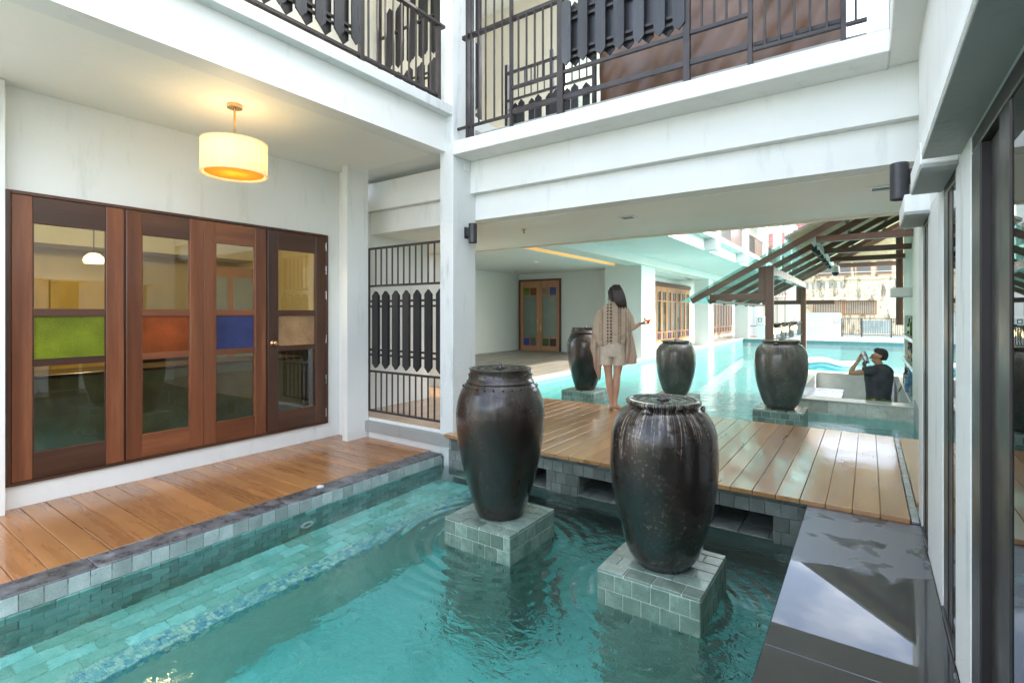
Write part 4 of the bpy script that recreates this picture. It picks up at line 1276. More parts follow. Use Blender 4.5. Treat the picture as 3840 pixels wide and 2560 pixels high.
bw = Thing('bar_wall', 'white wall behind the bar with a shelf niche', 'wall', (.75, 12, -1.4))
bw.part('wall', B(.635, .95, 9.9, 14.0, 1.22, 4.2), 'plaster_far')
bw.part('wall', B(.635, .95, 9.9, 10.32, -1.4, 1.22), 'plaster_far')
bw.part('wall', B(.635, .95, 13.62, 14.0, -1.4, 1.22), 'plaster_far')
bw.part('niche_back', B(.86, .95, 10.32, 13.62, -1.4, 1.22), 'plaster_far')
for z in (.84, .365):
    bw.part('shelf', B(.58, .86, 10.37, 13.57, z - .07, z, .004), 'counter_stone')
bw.part('projecting_box', B(.30, .635, 10.0, 10.6, 1.52, 1.66, .004), 'plaster_far')

def bottle(x, y, z, kind, h, r, mat, lab):
    t = Thing('bottle', lab, 'bottle', (x, y, z), 'bottles on the bar shelves')
    sh = h * random.uniform(.58, .66)
    t.part('glass', MB().lathe(smoothprof([(r * .9, .002), (r, .012), (r, sh * .6), (r * .98, sh), (r * .55, sh + h * .12), (r * .36, sh + h * .2), (r * .34, h - .02), (r * .36, h)], 3), (x, y, z), 18), mat, smooth=True)
    t.part('cap', MB().lathe([(r * .40, h - .03), (r * .42, h), (r * .40, h + .012), (0, h + .012)], (x, y, z), 12, False), 'dark_metal')
    if kind: t.part('paper_label', MB().lathe([(r * 1.02, sh * .3), (r * 1.02, sh * .75)], (x, y, z), 18, False), kind)
    return t
bz = [(.842, [(.69, 13.2, 'white_plastic', .30, .04, 'bottle_amber', 'dark bottle at the far end of the top bar shelf'), (.70, 12.6, 'white_plastic', .34, .042, 'bottle_clear', 'tall clear bottle with black cap on the top bar shelf'), (.67, 11.95, None, .33, .045, 'bottle_green', 'green bottle on the top bar shelf'), (.70, 11.4, 'white_plastic', .26, .045, 'bottle_amber', 'short dark bottle at the near end of the top bar shelf')]),
      (.367, [(.68, 13.25, None, .28, .035, 'bottle_clear', 'thin clear bottle on the lower bar shelf'), (.68, 12.8, 'cream_cloth', .36, .04, 'bottle_amber', 'red brown bottle farthest along the lower bar shelf'), (.68, 12.35, 'cream_cloth', .35, .04, 'bottle_amber', 'brown bottle in the middle of the lower bar shelf'), (.68, 11.95, 'red_cloth', .35, .04, 'bottle_amber', 'brown bottle with a red label on the lower bar shelf'), (.68, 11.4, 'white_plastic', .36, .045, 'bottle_clear', 'clear bottle next to the green one on the lower shelf'), (.67, 10.95, None, .37, .045, 'bottle_green', 'bright green bottle at the near end of the lower shelf')]),
      (-.119, [(.60, 12.6, None, .3, .04, 'bottle_amber', 'dark bottle on the ledge under the shelves'), (.60, 12.1, 'white_plastic', .3, .045, 'bottle_clear', 'clear bottle on the ledge under the shelves'), (.60, 11.3, None, .42, .075, 'bottle_blue', 'large pale blue water bottle on the ledge'), (.60, 10.7, None, .22, .04, 'bottle_clear', 'upturned clear glasses stacked at the near end of the ledge')])]
for z, L in bz:
    for x, y, kd, h_, r_, m_, lab in L:
        bottle(x, y, z, kd, h_, r_, m_, lab)

sh = Thing('bar_shelter', 'dark timber shelter with a sloping glass and board roof over the bar', 'shelter', (-1.39, 12.4, -.5))
EX, EZ, SL = -2.642, 1.475, .5545
RY = [9.5, 10.71, 11.92, 13.13, 14.34, 15.4]
zr = lambda x: EZ + (x - EX) * SL
for y in RY:
    sh.part('rafter', MB().beam((EX, y, zr(EX)), (.95, y, zr(.95)), .06, .10), 'timber_x')
for y in (9.7, 15.3):
    sh.part('post', B(-1.452, -1.328, y - .06, y + .06, -1.4, 2.07, .006), 'timber_z')
    sh.part('post_cheek', B(-1.555, -1.454, y - .045, y + .045, 1.601, 2.06, .004), 'timber_z')
    sh.part('tie', B(-2.369, -1.454, y - .04, y + .04, 1.494, 1.60, .004), 'timber_x')
    sh.part('tie', B(-1.327, -.7, y - .035, y + .035, 1.494, 1.60, .004), 'timber_x') if y > 12 else None
sh.part('eave_beam', B(-2.372, -2.29, 9.79, 15.2, 1.45, 1.493, .004), 'timber_y')
sh.part('plate', B(-1.45, -1.33, 9.761, 15.239, 1.92, 2.06, .004), 'steel')
for y in (9.7, 11.62, 13.5, 15.3):
    sh.part('upper_tie', B(-.70, .634, y - .05, y + .05, 2.415, 2.515, .004), 'timber_x')
sh.part('purlin', B(-.775, -.702, 9.65, 15.35, 2.415, 2.515, .004), 'plaster_far')
for x in (-.3, .3, .8):
    sh.part('purlin', MB().beam((x, 9.4, zr(x) + .075), (x, 15.5, zr(x) + .075), .05, .045), 'timber_y')
for y0, y1 in zip([9.25] + [a + .002 for a in RY[1:-1]], RY[1:-1] + [15.7]):
    sh.part('glass_panel', MB().prism([(EX - .12, zr(EX - .12) + .058), (-1.05, zr(-1.05) + .058), (-1.05, zr(-1.05) + .068), (EX - .12, zr(EX - .12) + .068)], 1, y0, y1), 'roof_glass')
    sh.part('roof_board', MB().prism([(-1.06, zr(-1.06) + .10), (1.0, zr(1.0) + .10), (1.0, zr(1.0) + .118), (-1.06, zr(-1.06) + .118)], 1, y0, y1 - .003), 'osb')
sh.part('roof_edge', MB().prism([(-1.10, zr(-1.10) + .119), (1.0, zr(1.0) + .119), (1.0, zr(1.0) + .16), (-1.10, zr(-1.10) + .16)], 1, 9.2, 15.75), 'steel')
sh.part('wall_post', B(.50, .63, 14.02, 14.14, 1.0, 3.1, .004), 'timber_z')
sh.part('wall_board', B(-.7, .62, 15.42, 15.46, 2.55, 3.2), 'osb')

# cage lamps over the counter, spotlights on the purlin, camera dome
for k, (y0, y1, zt) in enumerate(((9.98, 10.65, 1.06), (11.1, 11.8, 1.06), (12.45, 13.4, 1.06))):
    lab = ('glass cage lamp hanging next to the near shelter post', 'glass cage lamp hanging in the middle of the shelter', 'glass cage lamp hanging nearest the far shelter post')[k]
    cx = -1.36
    t = Thing('cage_lamp', lab, 'pendant lamp', (cx, (y0 + y1) / 2, .77), 'cage lamps over the bar')
    fr_ = MB()
    for yy in [y0 + i * (y1 - y0) / 4 for i in range(5)]:
        for xx in (cx - .11, cx + .11):
            fr_.box(xx - .005, xx + .005, yy - .005, yy + .005, .775, zt)
    for zz in (.775, zt - .01):
        for xx in (cx - .11, cx + .11):
            fr_.box(xx - .0052, xx + .0052, y0, y1, zz, zz + .0105)
        for yy in (y0, y1):
            fr_.box(cx - .11, cx + .11, yy - .0053, yy + .0053, zz, zz + .0108)
    t.part('cage', fr_, 'dark_metal')
    t.part('top_bar', B(cx - .02, cx + .02, y0 + .02, y1 - .02, zt + .002, zt + .02), 'dark_metal')
    for xx in (cx - .104, cx + .1):
        t.part('pane', B(xx, xx + .004, y0 + .02, y1 - .02, .80, zt - .02), 'clear_glass')
    for i in range(3):
        yy = y0 + (i + .5) * (y1 - y0) / 3
        s_ = t.part('socket', MB().lathe([(0, zt), (.022, zt), (.022, zt - .07), (0, zt - .07)], (cx, yy, 0), 12, False), 'dark_metal')
        t.part('bulb', MB().lathe([(.012, zt - .07), (.03, zt - .11), (.033, zt - .14), (.02, zt - .17), (0, zt - .18)], (cx, yy, 0), 14, False), 'bulb', s_, smooth=True)
    for yy in ((y0 + y1) / 2 - .08, (y0 + y1) / 2 + .08):
        t.part('cable', MB().tube([(cx, yy, zt + .02), (cx, yy, 1.925)], .0035, 6), 'dark_metal')
    t.part('ceiling_plate', MB().lathe([(0, 1.90), (.05, 1.90), (.05, 1.918), (0, 1.918)], (cx, (y0 + y1) / 2, 0), 18, False), 'white_plastic')
for k, y in enumerate((10.2, 10.9, 11.7, 12.5, 13.3)):
    t = Thing('spotlight', 'small black spotlight, %s along the pale purlin from the front tie beam' % ('first', 'second', 'third', 'fourth', 'fifth')[k], 'spotlight', (-.74, y, 2.3), 'spotlights under the shelter roof')
    t.part('bracket', B(-.755, -.725, y - .015, y + .015, 2.34, 2.414), 'dark_metal')
    mb = MB().tube([(-.78, y - .05, 2.36), (-.69, y + .03, 2.27)], .035, 12)
    t.part('head', mb, 'dark_metal', smooth=False)
    t.part('lens', MB().tube([(-.691, y + .0295, 2.2705), (-.688, y + .032, 2.268)], .029, 12), 'lamp_glow')
cm = Thing('security_camera', 'white dome security camera under the shelter roof', 'camera', (-.62, 13.9, 2.2))
cm.part('housing', MB().lathe([(0, .16), (.06, .16), (.085, .12), (.09, .04), (.085, .0)], (-.62, 13.9, 2.2), 20, False), 'white_plastic', smooth=True)
cm.part('dome', MB().lathe([(.078, 0), (.07, -.045), (.04, -.075), (0, -.085)], (-.62, 13.9, 2.2), 20, False), 'dark_metal', smooth=True)
cm.part('arm', MB().tube([(-.62, 13.9, 2.36), (-.62, 13.9, 2.414)], .02, 10), 'white_plastic')

tb = Thing('steel_table', 'stainless steel work table inside the sunken bar', 'table', (-.72, 12.2, -1.1))
tb.part('top', B(-1.0, -.42, 11.45, 12.98, -.40, -.37, .004), 'steel')
for x in (-.97, -.45):
    for y in (11.5, 12.93):
        tb.piece('leg', x - .02, x + .02, y - .02, y + .02, -1.1, -.401, 'steel')
tb.part('shelf', B(-.98, -.44, 11.53, 12.9, -.9, -.88), 'steel')
dr = Thing('bar_hatch', 'brown wooden hatch leaning open at the back of the bar', 'hatch', (.35, 12.9, -.6))
dr.part('lid', MB().beam((.40, 11.6, -.72), (.46, 13.4, -.20), .3, .03, (1, 0, .2)), 'teak_dark_y')
dr.part('stay', MB().tube([(.5, 13.0, -.35), (.56, 12.7, -.15)], .012, 8), 'steel')

fl = Thing('pool_float', 'white and blue inflatable lounger floating on the far pool', 'inflatable', (-1.15, 17.5, WL), rz=R(12))
def lounger(z0, sx, sy, th, mat, nm, rise):
    rs = []
    for i in range(25):
        s_ = -1 + 2 * i / 24
        x = s_ * sx
        z = z0 + rise * max(0, -s_) ** 1.8 + .05 * math.cos(s_ * 5)
        wd_ = sy * (1 - abs(s_) ** 6 * .5)
        hh = th * (1 - abs(s_) ** 8 * .6)
        rs.append([(x, wd_ * math.cos(a * math.pi / 8), z + hh * math.sin(a * math.pi / 8)) for a in range(16)])
    fl.part(nm, MB().rings(rs), mat, smooth=True, local=True)
lounger(.06, .86, .46, .10, 'float_blue', 'base', .0)
lounger(.18, .88, .44, .09, 'float_white', 'cushion', .2)

# ------------------------------------------------------------------ far end of the pool and the neighbours
fw_ = Thing('garden_wall', 'low white wall across the far end of the pool', 'wall', (0, 32.4, -.3))
fw_.part('wall', B(-5.3, -1.2, 32.31, 32.5, -1.4, .56), 'plaster_far')
fw_.part('wall', B(-2.9, -1.202, 32.52, 32.7, .561, 1.3), 'plaster_far')
fw_.part('wall', B(-1.198, 8, 32.31, 32.5, -1.4, .02), 'plaster_far')
ns = Thing('niche_lamp_wall', 'small white block with a square lamp beside the far gate', 'block', (-5.1, 32.4, .56))
ns.part('block', B(-5.32, -4.86, 32.30, 32.6, .562, 1.1, .04), 'plaster_far')
ns.part('lamp_frame', B(-5.21, -5.035, 32.28, 32.301, .785, .99), 'dark_metal')
ns.part('lens', B(-5.18, -5.065, 32.274, 32.281, .82, .95), 'ceramic_white')
ns2 = Thing('wall_niche_lamp', 'square framed lamp on the white wall at the far end', 'wall lamp', (-1.43, 32.5, .86))
ns2.part('lamp_frame', B(-1.52, -1.345, 32.485, 32.519, .753, .97), 'brass')
ns2.part('lens', B(-1.49, -1.375, 32.48, 32.486, .783, .94), 'ceramic_white')
gt = Thing('far_gate', 'tall dark metal gate at the far left corner of the pool', 'gate', (-5.5, 32.9, -.2))
for k in range(7):
    gt.piece('bar', -5.80 + k * .07, -5.784 + k * .07, 32.9, 32.916, -.19, 1.75, 'black_steel')
for z in (-.12, .5, 1.7):
    gt.piece('rail', -5.82, -5.36, 32.886, 32.899, z, z + .04, 'black_steel')
fr2 = Thing('far_railing', 'brown railing with pointed grey boards on the low white wall', 'railing', (0, 32.4, .02))
fr2.piece('top_rail', -1.19, 3.0, 32.38, 32.44, .985, 1.02, 'teak_dark_x')
fr2.piece('lower_rail', -1.19, 3.0, 32.39, 32.43, .14, .165, 'teak_dark_x')
for x in (-1.16, -.28, .96, 2.2):
    fr2.piece('post', x - .03, x + .03, 32.36, 32.379, .02, .984, 'teak_dark_z')
for k in range(40):
    x = -1.08 + k * .092
    if -.22 < x < .92: continue
    fr2.piece('bar', x - .01, x + .01, 32.40, 32.42, .166, .984, 'teak_dark_z')
for k in range(12):
    fr2.mcopy('picket', 'far', lambda: picket(.085, .02, .72, 0), 'grey_panel', (-.2 + k * .1, 32.36 if k % 2 else 32.35, .20))
solo('tile_band', 'strip of blue and white patterned tiles under the far railing', 'tile band', B(-1.1, 3, 32.46, 32.52, .022, .135), 'patterned_tile', (0, 32.49, .02))

nb = Thing('neighbour_building', 'old stained concrete building with barred windows beyond the pool', 'building', (-.8, 37, -2.2))
WN = [(-2.76, -1.33, 1.30, 2.03), (-1.155, .33, 1.26, 2.0)]
nb.part('wall', B(-3.6, 9, 37, 37.3, -2.2, 3.3), 'stained_wall')
nb.part('wall', B(-3.6, 9, 37.4, 37.7, 3.3, 6.5), 'stained_wall')
nb.part('parapet', B(-3.7, 9, 36.9, 37.39, 3.3, 3.42), 'stained_wall')
for k in range(7):
    nb.part('vent_slot', B(-3.2 + k * .3, -3.08 + k * .3, 36.985, 37.001, 2.8, 3.2), 'grey_panel')
for x0, x1, z0, z1 in WN:
    wv_ = nb.part('window', B(x0 - .08, x1 + .08, 36.93, 37.0, z0 - .06, z1 + .08), 'teak_light_z')
    nb.part('pane', B(x0, x1, 36.915, 36.929, z0, z1), 'glass_frost', wv_)
    for k in range(17):
        x = x0 + .02 + k * (x1 - x0 - .04) / 16
        nb.part('window_bar', B(x - .01, x + .01, 36.89, 36.91, z0, z1), 'plaster_warm', wv_)
    nb.part('canopy', MB().prism([(36.5, z1 + .04), (36.99, z1 + .22), (36.99, z1 + .27), (36.5, z1 + .09)], 0, x0 - .2, x1 + .2), 'stained_wall', wv_)
for k in range(5):
    x = -2.6 + k * 1.0
    wv_ = nb.part('window', B(x, x + .75, 37.33, 37.40, 3.6, 4.5), 'teak_light_z')
    nb.part('pane', B(x + .05, x + .7, 37.32, 37.331, 3.66, 4.44), 'glass_plain_grey', wv_)
nb.part('handrail', MB().tube([(-3.5, 36.95, 3.75), (8, 36.95, 3.75)], .02, 6), 'plaster_warm')
hs_ = Thing('red_roof_house', 'neighbouring house with a red tiled roof behind the balconies', 'house', (-4.5, 46, -2.2))
hs_.part('wall', B(-9, -1.5, 45.5, 50, -2.2, 6.6), 'plaster_far')
ro = hs_.part('roof', MB().rings([[(-9.6, 45, 6.6), (-.9, 45, 6.6), (-.9, 51, 6.6), (-9.6, 51, 6.6)], [(-6.5, 47.8, 9.6), (-4, 47.8, 9.6), (-4, 48.2, 9.6), (-6.5, 48.2, 9.6)]]), 'red_tile')
rt_ = MB()
for i in range(14):
    for k in range(30):
        f = i / 14
        z = 6.62 + 3 * f; y = 45 + 2.8 * f
        xa, xb = -9.6 + 3.1 * f, -.9 - 3.1 * f
        x = xa + (xb - xa) * k / 30
        rt_.box(x + .01, x + (xb - xa) / 30 - .01, y - .05, y + .18, z - .0, z + .10)
o = hs_.part('roof_tiles', rt_, 'red_tile', ro); o['kind'] = 'stuff'
aw = Thing('striped_awning', 'small awning with pink and white stripes beyond the far wall', 'awning', (-4.4, 35, 2.0))
for k in range(8):
    x = -4.75 + k * .085
    aw.part('stripe', MB().prism([(34.6, 2.22), (35.0, 2.5), (35.0, 2.52), (34.6, 2.24)], 0, x, x + .083), 'red_tile' if k % 2 else 'ceramic_white')
aw.part('wall', B(-5.4, -3.7, 35.0, 35.2, -2.2, 2.9), 'plaster_warm')

# ------------------------------------------------------------------ people
def skin_body(t, name, pts, edges, mat, root='pelvis'):
    me = bpy.data.meshes.new(name)
    bm = bmesh.new()
    lay = bm.verts.layers.skin.verify()
    vs = {}
    for k, (x, y, z, r) in pts.items():
        v_ = bm.verts.new((x, y, z))
        rr = r if isinstance(r, tuple) else (r, r)
        v_[lay].radius = rr
        v_[lay].use_root = (k == root)
        vs[k] = v_
    for a, b_ in edges:
        bm.edges.new((vs[a], vs[b_]))
    bm.to_mesh(me); bm.free()
    o = link(name, me, mat, t.o)
    m1 = o.modifiers.new('skin', 'SKIN'); m1.use_smooth_shade = True; m1.branch_smoothing = .3
    m2 = o.modifiers.new('sub', 'SUBSURF'); m2.levels = 2; m2.render_levels = 2
    dg = bpy.context.evaluated_depsgraph_get()
    ev = bpy.data.meshes.new_from_object(o.evaluated_get(dg))
    ev.name = name
    o.modifiers.clear()
    o.data = ev
    if not ev.materials: ev.materials.append(MATS[mat])
    ev.shade_smooth()
    return o

def chain(pts, edges, start, name, seq):
    prev = start
    for i, p in enumerate(seq):
        k = '%s%d' % (name, i)
        pts[k] = p
        edges.append((prev, k))
        prev = k
    return prev

def ell(rows, n=28, wob=0., fold=9):
    """stack of ellipses (z, cx, cy, rx, ry) with soft folds"""
    rs = []
    for i, (z, cx, cy_, rx, ry) in enumerate(rows):
        ring = []
        for j in range(n):
            a = 2 * math.pi * j / n
            k = 1 + wob * math.sin(a * fold + i * .7) + wob * .6 * math.sin(a * 4 - i * 1.1)
            ring.append((cx + rx * k * math.cos(a), cy_ + ry * k * math.sin(a), z))
        rs.append(ring)
    return rs

def densify(rows, k=4):
    out = []
    for i in range(len(rows) - 1):
        for j in range(k):
            f = j / k
            f = f * f * (3 - 2 * f) * .5 + f * .5
            out.append(tuple(a + (b_ - a) * f for a, b_ in zip(rows[i], rows[i + 1])))
    return out + [rows[-1]]

# woman standing on the bridge with her back turned
wm = Thing('person', 'person in crocheted beige shawl and shorts standing barefoot on the bridge, holding a cocktail', 'person', (-2.665, 6.12, .002), rz=R(23.7))
P = {'pelvis': (-.03, 0, .86, (.125, .095)), 'waist': (-.03, 0, 1.0, (.105, .08)), 'chest': (-.03, .01, 1.19, (.12, .085)), 'neckb': (-.015, 0, 1.345, .05), 'neck': (-.008, .005, 1.41, .042), 'head': (-.005, .012, 1.475, (.07, .078)), 'crown': (-.005, .01, 1.545, .062)}
Ed = [('pelvis', 'waist'), ('waist', 'chest'), ('chest', 'neckb'), ('neckb', 'neck'), ('neck', 'head'), ('head', 'crown')]
chain(P, Ed, 'head', 'nose', [(-.005, .085, 1.465, .018)])
chain(P, Ed, 'chest', 'ra', [(.11, 0, 1.295, .052), (.16, .02, 1.16, .042), (.185, .04, 1.035, .036), (.255, .05, 1.085, .030), (.315, .06, 1.122, .022), (.352, .062, 1.126, (.020, .028))])
for i, dy in enumerate((-.026, -.008, .010, .026)):
    chain(P, Ed, 'ra5', 'rf%d' % i, [(.378, .062 + dy, 1.122, .0095), (.408, .062 + dy * .9, 1.116 + .004 * i, .0085), (.432 - .004 * abs(i - 1), .062 + dy * .7, 1.124 + .004 * i, .007)])
chain(P, Ed, 'ra4', 'rt', [(.338, .022, 1.138, .011), (.366, .010, 1.150, .009), (.388, .016, 1.152, .007)])
chain(P, Ed, 'chest', 'la', [(-.17, 0, 1.295, .052), (-.235, .03, 1.16, .042), (-.255, .07, 1.04, .036), (-.19, .16, 1.02, .030), (-.12, .2, 1.04, .022), (-.09, .205, 1.05, (.028, .018))])
for i, dz in enumerate((-.024, -.008, .008, .022)):
    chain(P, Ed, 'la5', 'lf%d' % i, [(-.062, .208, 1.05 + dz, .0095), (-.036, .20, 1.05 + dz, .0085), (-.018, .185, 1.05 + dz, .007)])
chain(P, Ed, 'la4', 'lt', [(-.105, .19, 1.068, .011), (-.085, .175, 1.08, .008)])
chain(P, Ed, 'pelvis', 'lL', [(-.105, 0, .78, .09), (-.098, .0, .60, .068), (-.085, .012, .45, .050), (-.075, -.012, .33, .053), (-.052, 0, .15, .034), (-.045, .01, .07, .032), (-.045, .075, .035, .034), (-.05, .15, .022, (.036, .02)), (-.05, .19, .018, (.03, .014))])
chain(P, Ed, 'lL5', 'lh', [(-.045, -.03, .032, .03)])
chain(P, Ed, 'pelvis', 'lR', [(.048, 0, .78, .09), (.035, 0, .60, .068), (.018, .012, .45, .050), (.010, -.012, .33, .053), (-.002, -.005, .15, .034), (-.006, .0, .07, .032), (.03, .05, .035, .034), (.072, .10, .022, (.036, .02)), (.10, .128, .018, (.03, .014))])
chain(P, Ed, 'lR5', 'rh', [(-.025, -.03, .032, .03)])
skin_body(wm, 'body', P, Ed, 'skin')
rows = densify([(1.40, -.008, .0, .06, .055), (1.375, -.01, -.005, .085, .075), (1.335, -.015, 0, .14, .095), (1.28, -.025, 0, .205, .115), (1.19, -.035, .005, .225, .125), (1.08, -.048, .01, .238, .135), (.98, -.05, .01, .236, .14), (.90, -.05, .005, .198, .13), (.835, -.05, 0, .170, .12)], 4)
wm.part('shawl', MB().rings(ell(rows, 72, .022), False), 'shawl', smooth=True)
wm.part('sleeve', MB().tube([(.10, 0, 1.285), (.15, .015, 1.18), (.175, .03, 1.08), (.205, .042, 1.045)], [.075, .082, .078, .062], 20, False), 'shawl', smooth=True)
def tail(rows_, nm):
    rs = []
    for i, (x0, x1, y, z0, z1) in enumerate(rows_):
        ring = []
        for j in range(13):
            f = j / 12
            ring.append((x0 + (x1 - x0) * f, y + .022 * math.sin(f * 9 + i * .35), z0 + (z1 - z0) * f))
        rs.append(ring + [(p[0], p[1] + .006, p[2]) for p in reversed(ring)])
    wm.part(nm, MB().rings(rs), 'shawl', smooth=True)
tail(densify([(-.29, -.15, .03, 1.10, 1.02), (-.325, -.17, .02, .80, .84), (-.285, -.17, .01, .68, .72), (-.27, -.175, .01, .55, .58), (-.235, -.185, .01, .45, .42), (-.215, -.2, .01, .40, .385)], 4), 'shawl_tail')
tail(densify([(.09, .20, -.03, 1.0, 1.06), (.12, .235, -.03, .86, .90), (.11, .26, -.03, .74, .76), (.12, .27, -.03, .64, .66), (.14, .265, -.03, .60, .61)], 4), 'shawl_tail')
wm.part('shorts', MB().rings(ell(densify([(.92, -.04, 0, .148, .115), (.84, -.035, 0, .158, .128), (.74, -.035, 0, .160, .130), (.705, -.035, 0, .158, .125)], 3), 40, .008), False), 'cream_cloth', smooth=True)
for cx in (-.112, .045):
    wm.part('shorts_leg', MB().rings(ell(densify([(.75, cx, 0, .086, .115), (.66, cx, .002, .088, .112), (.592, cx, .003, .090, .110)], 3), 32, .012), False), 'cream_cloth', smooth=True)
hair = [(.0, 1.60, .02), (.045, 1.592, .015), (.075, 1.565, .012), (.088, 1.52, .01), (.088, 1.47, .004), (.078, 1.43, -.006), (.058, 1.405, -.015), (.02, 1.40, -.02)]
wm.part('hair', MB().rings([[(-.004 + r_ * .92 * math.cos(2 * math.pi * j / 28), yy - .012 + r_ * math.sin(2 * math.pi * j / 28) * (1.05 if math.sin(2 * math.pi * j / 28) < 0 else .55), z) for j in range(28)] for r_, z, yy in hair], False), 'hair', smooth=True)
for k in range(9):
    a = -.035 + k * .011
    wm.part('ponytail_strand', MB().tube([(a * .3, -.03, 1.592), (a * .8 + .005, -.075, 1.60), (a + .02, -.105, 1.55), (a * 1.3 + .035, -.112, 1.47), (a * 1.3 + .055, -.115, 1.39), (a * 1.1 + .085, -.11, 1.315 + .012 * math.sin(k * 2.1))], [.012, .019, .022, .02, .016, .003], 8), 'hair', smooth=True)
for k in range(26):
    a = 2 * math.pi * k / 26 + random.uniform(-.1, .1)
    c, s_ = math.cos(a), math.sin(a)
    if s_ > .55: continue
    wm.part('hair_strand', MB().tube([(-.004 + .085 * c, -.012 + .09 * s_, 1.47 + random.uniform(-.05, .02)), (-.004 + .088 * c, -.012 + .094 * s_, 1.53), (-.004 + .06 * c, -.014 + .07 * s_ - .01, 1.588), (0, -.035, 1.598)], [.002, .0045, .005, .005], 6), 'hair', smooth=True)
for k, (x, z) in enumerate(((-.09, 1.37), (-.083, 1.39), (.078, 1.38), (-.07, 1.36))):
    wm.part('loose_strand', MB().tube([(x * .9, .02, 1.50), (x * 1.05, .015, 1.44), (x, .01 - .005 * k, z)], [.003, .002, .0008], 5), 'hair', smooth=True)
wm.part('hair_tie', MB().tube([(0, -.03, 1.585), (.003, -.055, 1.598)], .028, 14), 'dark_metal', smooth=True)
wm.part('bracelet', MB().tube([(.30 + .001 * math.sin(j), .06 + .026 * math.cos(2 * math.pi * j / 16), 1.113 + .026 * math.sin(2 * math.pi * j / 16)) for j in range(17)], .003, 6), 'dark_metal')
# the cocktail in her hand
gx, gy, gz = .412, .062, 1.0
ang = R(23.7)
ck = Thing('cocktail_glass', 'stemmed cocktail glass with an orange drink and a fruit slice', 'glass', (-2.665 + gx * math.cos(ang) - gy * math.sin(ang), 6.12 + gx * math.sin(ang) + gy * math.cos(ang), gz))
ck.part('glass', MB().lathe([(0, 0), (.036, .001), (.034, .004), (.006, .012), (.004, .03), (.004, .112), (.014, .122), (.050, .186), (.049, .187), (.013, .125), (0, .120)], (0, 0, 0), 28, False), 'clear_glass', smooth=True, local=True)
ck.part('drink', MB().lathe([(.0, .124), (.012, .1265), (.042, .174), (0, .1745)], (0, 0, 0), 28, False), 'drink', smooth=True, local=True)
ck.part('fruit_slice', MB().tube([(-.056, 0, .182), (-.052, .004, .182)], .024, 18), 'green_cloth', local=True)
ck.part('fruit_slice', MB().tube([(-.057, -.001, .182), (-.051, .005, .182)], .019, 18), 'wardrobe_yellow', local=True)
ck.part('cherry', MB().lathe([(0, -.011), (.008, -.008), (.011, 0), (.008, .008), (0, .011)], (-.036, -.008, .186), 12, False), 'red_tile', smooth=True, local=True)

# bartender shaking a drink, seen from his left side
bt_ = Thing('person', 'person in a black T-shirt and green trousers shaking a drink behind the bar', 'person', (.14, 10.12, -1.098), rz=R(-.8))
P = {'pelvis': (-.01, 0, .95, (.13, .12)), 'waist': (-.015, 0, 1.1, (.125, .11)), 'chest': (-.01, 0, 1.33, (.145, .13)), 'neckb': (.025, .01, 1.50, .07), 'neck': (.014, .005, 1.555, .066), 'jaw': (-.035, .0, 1.60, (.066, .058)), 'head': (-.012, .0, 1.67, (.09, .075)), 'crown': (.0, .0, 1.73, (.085, .07))}
Ed = [('pelvis', 'waist'), ('waist', 'chest'), ('chest', 'neckb'), ('neckb', 'neck'), ('neck', 'jaw'), ('jaw', 'head'), ('head', 'crown')]
chain(P, Ed, 'head', 'nose', [(-.105, -.008, 1.640, .020), (-.126, -.01, 1.622, .013)])
chain(P, Ed, 'jaw', 'chin', [(-.095, -.004, 1.578, .026)])
chain(P, Ed, 'head', 'ear', [(.022, -.085, 1.645, (.02, .014))])
chain(P, Ed, 'chest', 'la', [(-.06, -.14, 1.435, .062), (-.20, -.17, 1.41, .048), (-.385, -.18, 1.375, .042), (-.345, -.155, 1.46, .038), (-.285, -.12, 1.565, .027), (-.262, -.10, 1.615, (.034, .022))])
for i in range(4):
    chain(P, Ed, 'la5', 'lf%d' % i, [(-.258 + .012 * i, -.092 + .012 * i, 1.655 + .004 * i, .0105), (-.246 + .014 * i, -.078 + .008 * i, 1.690 + .004 * i, .0095), (-.222 + .012 * i, -.066 + .004 * i, 1.712, .008)])
chain(P, Ed, 'la4', 'lt', [(-.248, -.086, 1.595, .012), (-.220, -.072, 1.612, .010), (-.196, -.064, 1.632, .008)])
chain(P, Ed, 'chest', 'ra', [(.02, .14, 1.435, .062), (-.10, .18, 1.37, .048), (-.19, .15, 1.36, .042), (-.195, .09, 1.43, .036), (-.198, .02, 1.505, .027), (-.196, -.004, 1.535, (.032, .022))])
for i in range(4):
    chain(P, Ed, 'ra5', 'rf%d' % i, [(-.212 + .016 * i, -.022, 1.552 + .003 * i, .0105), (-.205 + .016 * i, -.052, 1.564 + .004 * i, .0095), (-.188 + .014 * i, -.072, 1.578 + .004 * i, .008)])
chain(P, Ed, 'ra4', 'rt', [(-.168, .0, 1.545, .012), (-.150, -.012, 1.566, .010)])
for s_, nm in ((-1, 'lL'), (1, 'lR')):
    chain(P, Ed, 'pelvis', nm, [(0, .09 * s_, .86, .095), (-.01, .1 * s_, .5, .062), (.01, .1 * s_, .32, .058), (.02, .1 * s_, .09, .04), (-.06, .1 * s_, .04, .042), (-.15, .1 * s_, .028, (.04, .025))])
skin_body(bt_, 'body', P, Ed, 'skin_tan')
rows = densify([(1.535, .03, .005, .062, .065), (1.515, .03, .005, .095, .10), (1.48, .02, 0, .15, .165), (1.42, .005, 0, .19, .195), (1.30, .0, 0, .195, .20), (1.15, -.005, 0, .178, .185), (1.03, -.005, 0, .165, .172), (.975, -.005, 0, .168, .175)], 4)
bt_.part('shirt', MB().rings(ell(rows, 48, .010, 7), False), 'black_shirt', smooth=True)
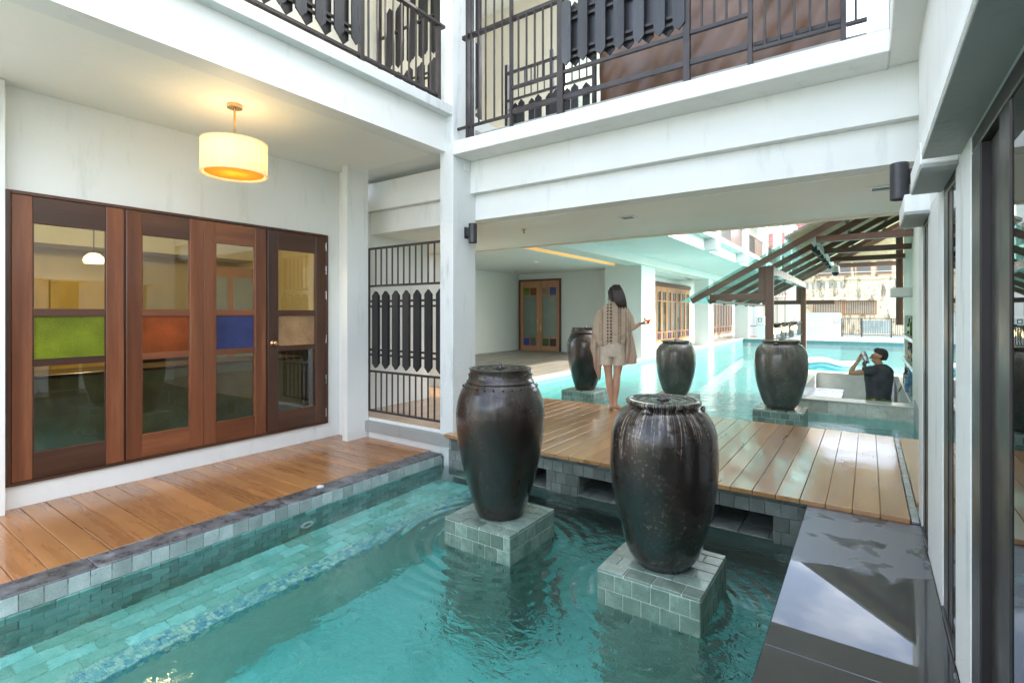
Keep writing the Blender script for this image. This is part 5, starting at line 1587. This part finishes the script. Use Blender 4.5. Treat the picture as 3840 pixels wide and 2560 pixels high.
bt_.part('sleeve', MB().tube([(-.03, -.10, 1.435), (-.10, -.145, 1.43), (-.17, -.165, 1.42), (-.205, -.170, 1.41)], [.088, .086, .076, .068], 22, False), 'black_shirt', smooth=True)
bt_.part('sleeve', MB().tube([(.02, .10, 1.43), (-.03, .155, 1.41), (-.09, .178, 1.38)], [.088, .084, .072], 22, False), 'black_shirt', smooth=True)
bt_.part('trousers', MB().rings(ell(densify([(1.04, -.005, 0, .155, .165), (.95, -.005, 0, .172, .182), (.86, -.005, 0, .178, .188), (.8, -.005, 0, .172, .185)], 3), 40, .006), False), 'green_cloth', smooth=True)
for s_ in (-1, 1):
    bt_.part('trouser_leg', MB().rings(ell(densify([(.84, -.005, .095 * s_, .15, .095), (.5, -.005, .105 * s_, .115, .085), (.1, .0, .105 * s_, .10, .08)], 4), 28, .012), False), 'green_cloth', smooth=True)
bt_.part('sash', MB().tube([(-.06, -.178, .99), (-.066, -.186, .92), (-.07, -.19, .84)], .022, 10), 'red_cloth', smooth=True)
bt_.part('sash_bow', MB().tube([(-.05 + .03 * math.cos(a * .5), -.19, .975 + .022 * math.sin(a * .5)) for a in range(13)], .006, 8), 'green_cloth', smooth=True)
hr = [(.0, 1.792, .005), (.05, 1.788, .005), (.080, 1.772, .006), (.096, 1.74, .010), (.099, 1.70, .016), (.086, 1.66, .028), (.068, 1.625, .036), (.050, 1.60, .042)]
rs = []
for r_, z, xx in hr:
    ring = []
    for j in range(32):
        a = 2 * math.pi * j / 32
        fx = math.cos(a)
        front = (.86 if z > 1.73 else .42 if z > 1.68 else .10) if fx < -.25 else 1.12
        ring.append((xx + r_ * fx * front, r_ * .88 * math.sin(a), z + (.008 if fx < -.5 and z > 1.75 else 0)))
    rs.append(ring)
bt_.part('hair', MB().rings(rs, False), 'hair', smooth=True)
bt_.part('eyebrow', MB().tube([(-.098, -.035, 1.685), (-.088, -.055, 1.690), (-.07, -.070, 1.684)], .005, 6), 'hair')
bt_.part('eye', MB().lathe([(0, -.006), (.010, -.003), (.010, .003), (0, .006)], (-.088, -.050, 1.664), 10, False), 'hair', smooth=True)
bt_.part('mouth', MB().tube([(-.112, -.016, 1.603), (-.098, -.034, 1.601)], .006, 6), 'red_tile')
bt_.part('wristband', MB().tube([(-.287 + .03 * math.cos(2 * math.pi * j / 14), -.121 + .026 * math.sin(2 * math.pi * j / 14), 1.555 + .012 * math.cos(2 * math.pi * j / 14)) for j in range(15)], .006, 6), 'brass')
sk = Thing('cocktail_shaker', 'polished steel cocktail shaker held up in two hands', 'shaker', (.14 - .175, 10.07, .46))
a0, a1 = Vector((.14 - .215, 10.065, -1.098 + 1.735)), Vector((.14 - .155, 10.065, -1.098 + 1.545))
ptsk = [a0.lerp(a1, f) for f in (0, .04, .3, .34, .36, .8, 1.)]
sk.part('cup', MB().tube(ptsk[:4], [.026, .034, .042, .043], 20), 'steel', smooth=True)
sk.part('tin', MB().tube(ptsk[4:], [.045, .038, .034], 20), 'steel', smooth=True)
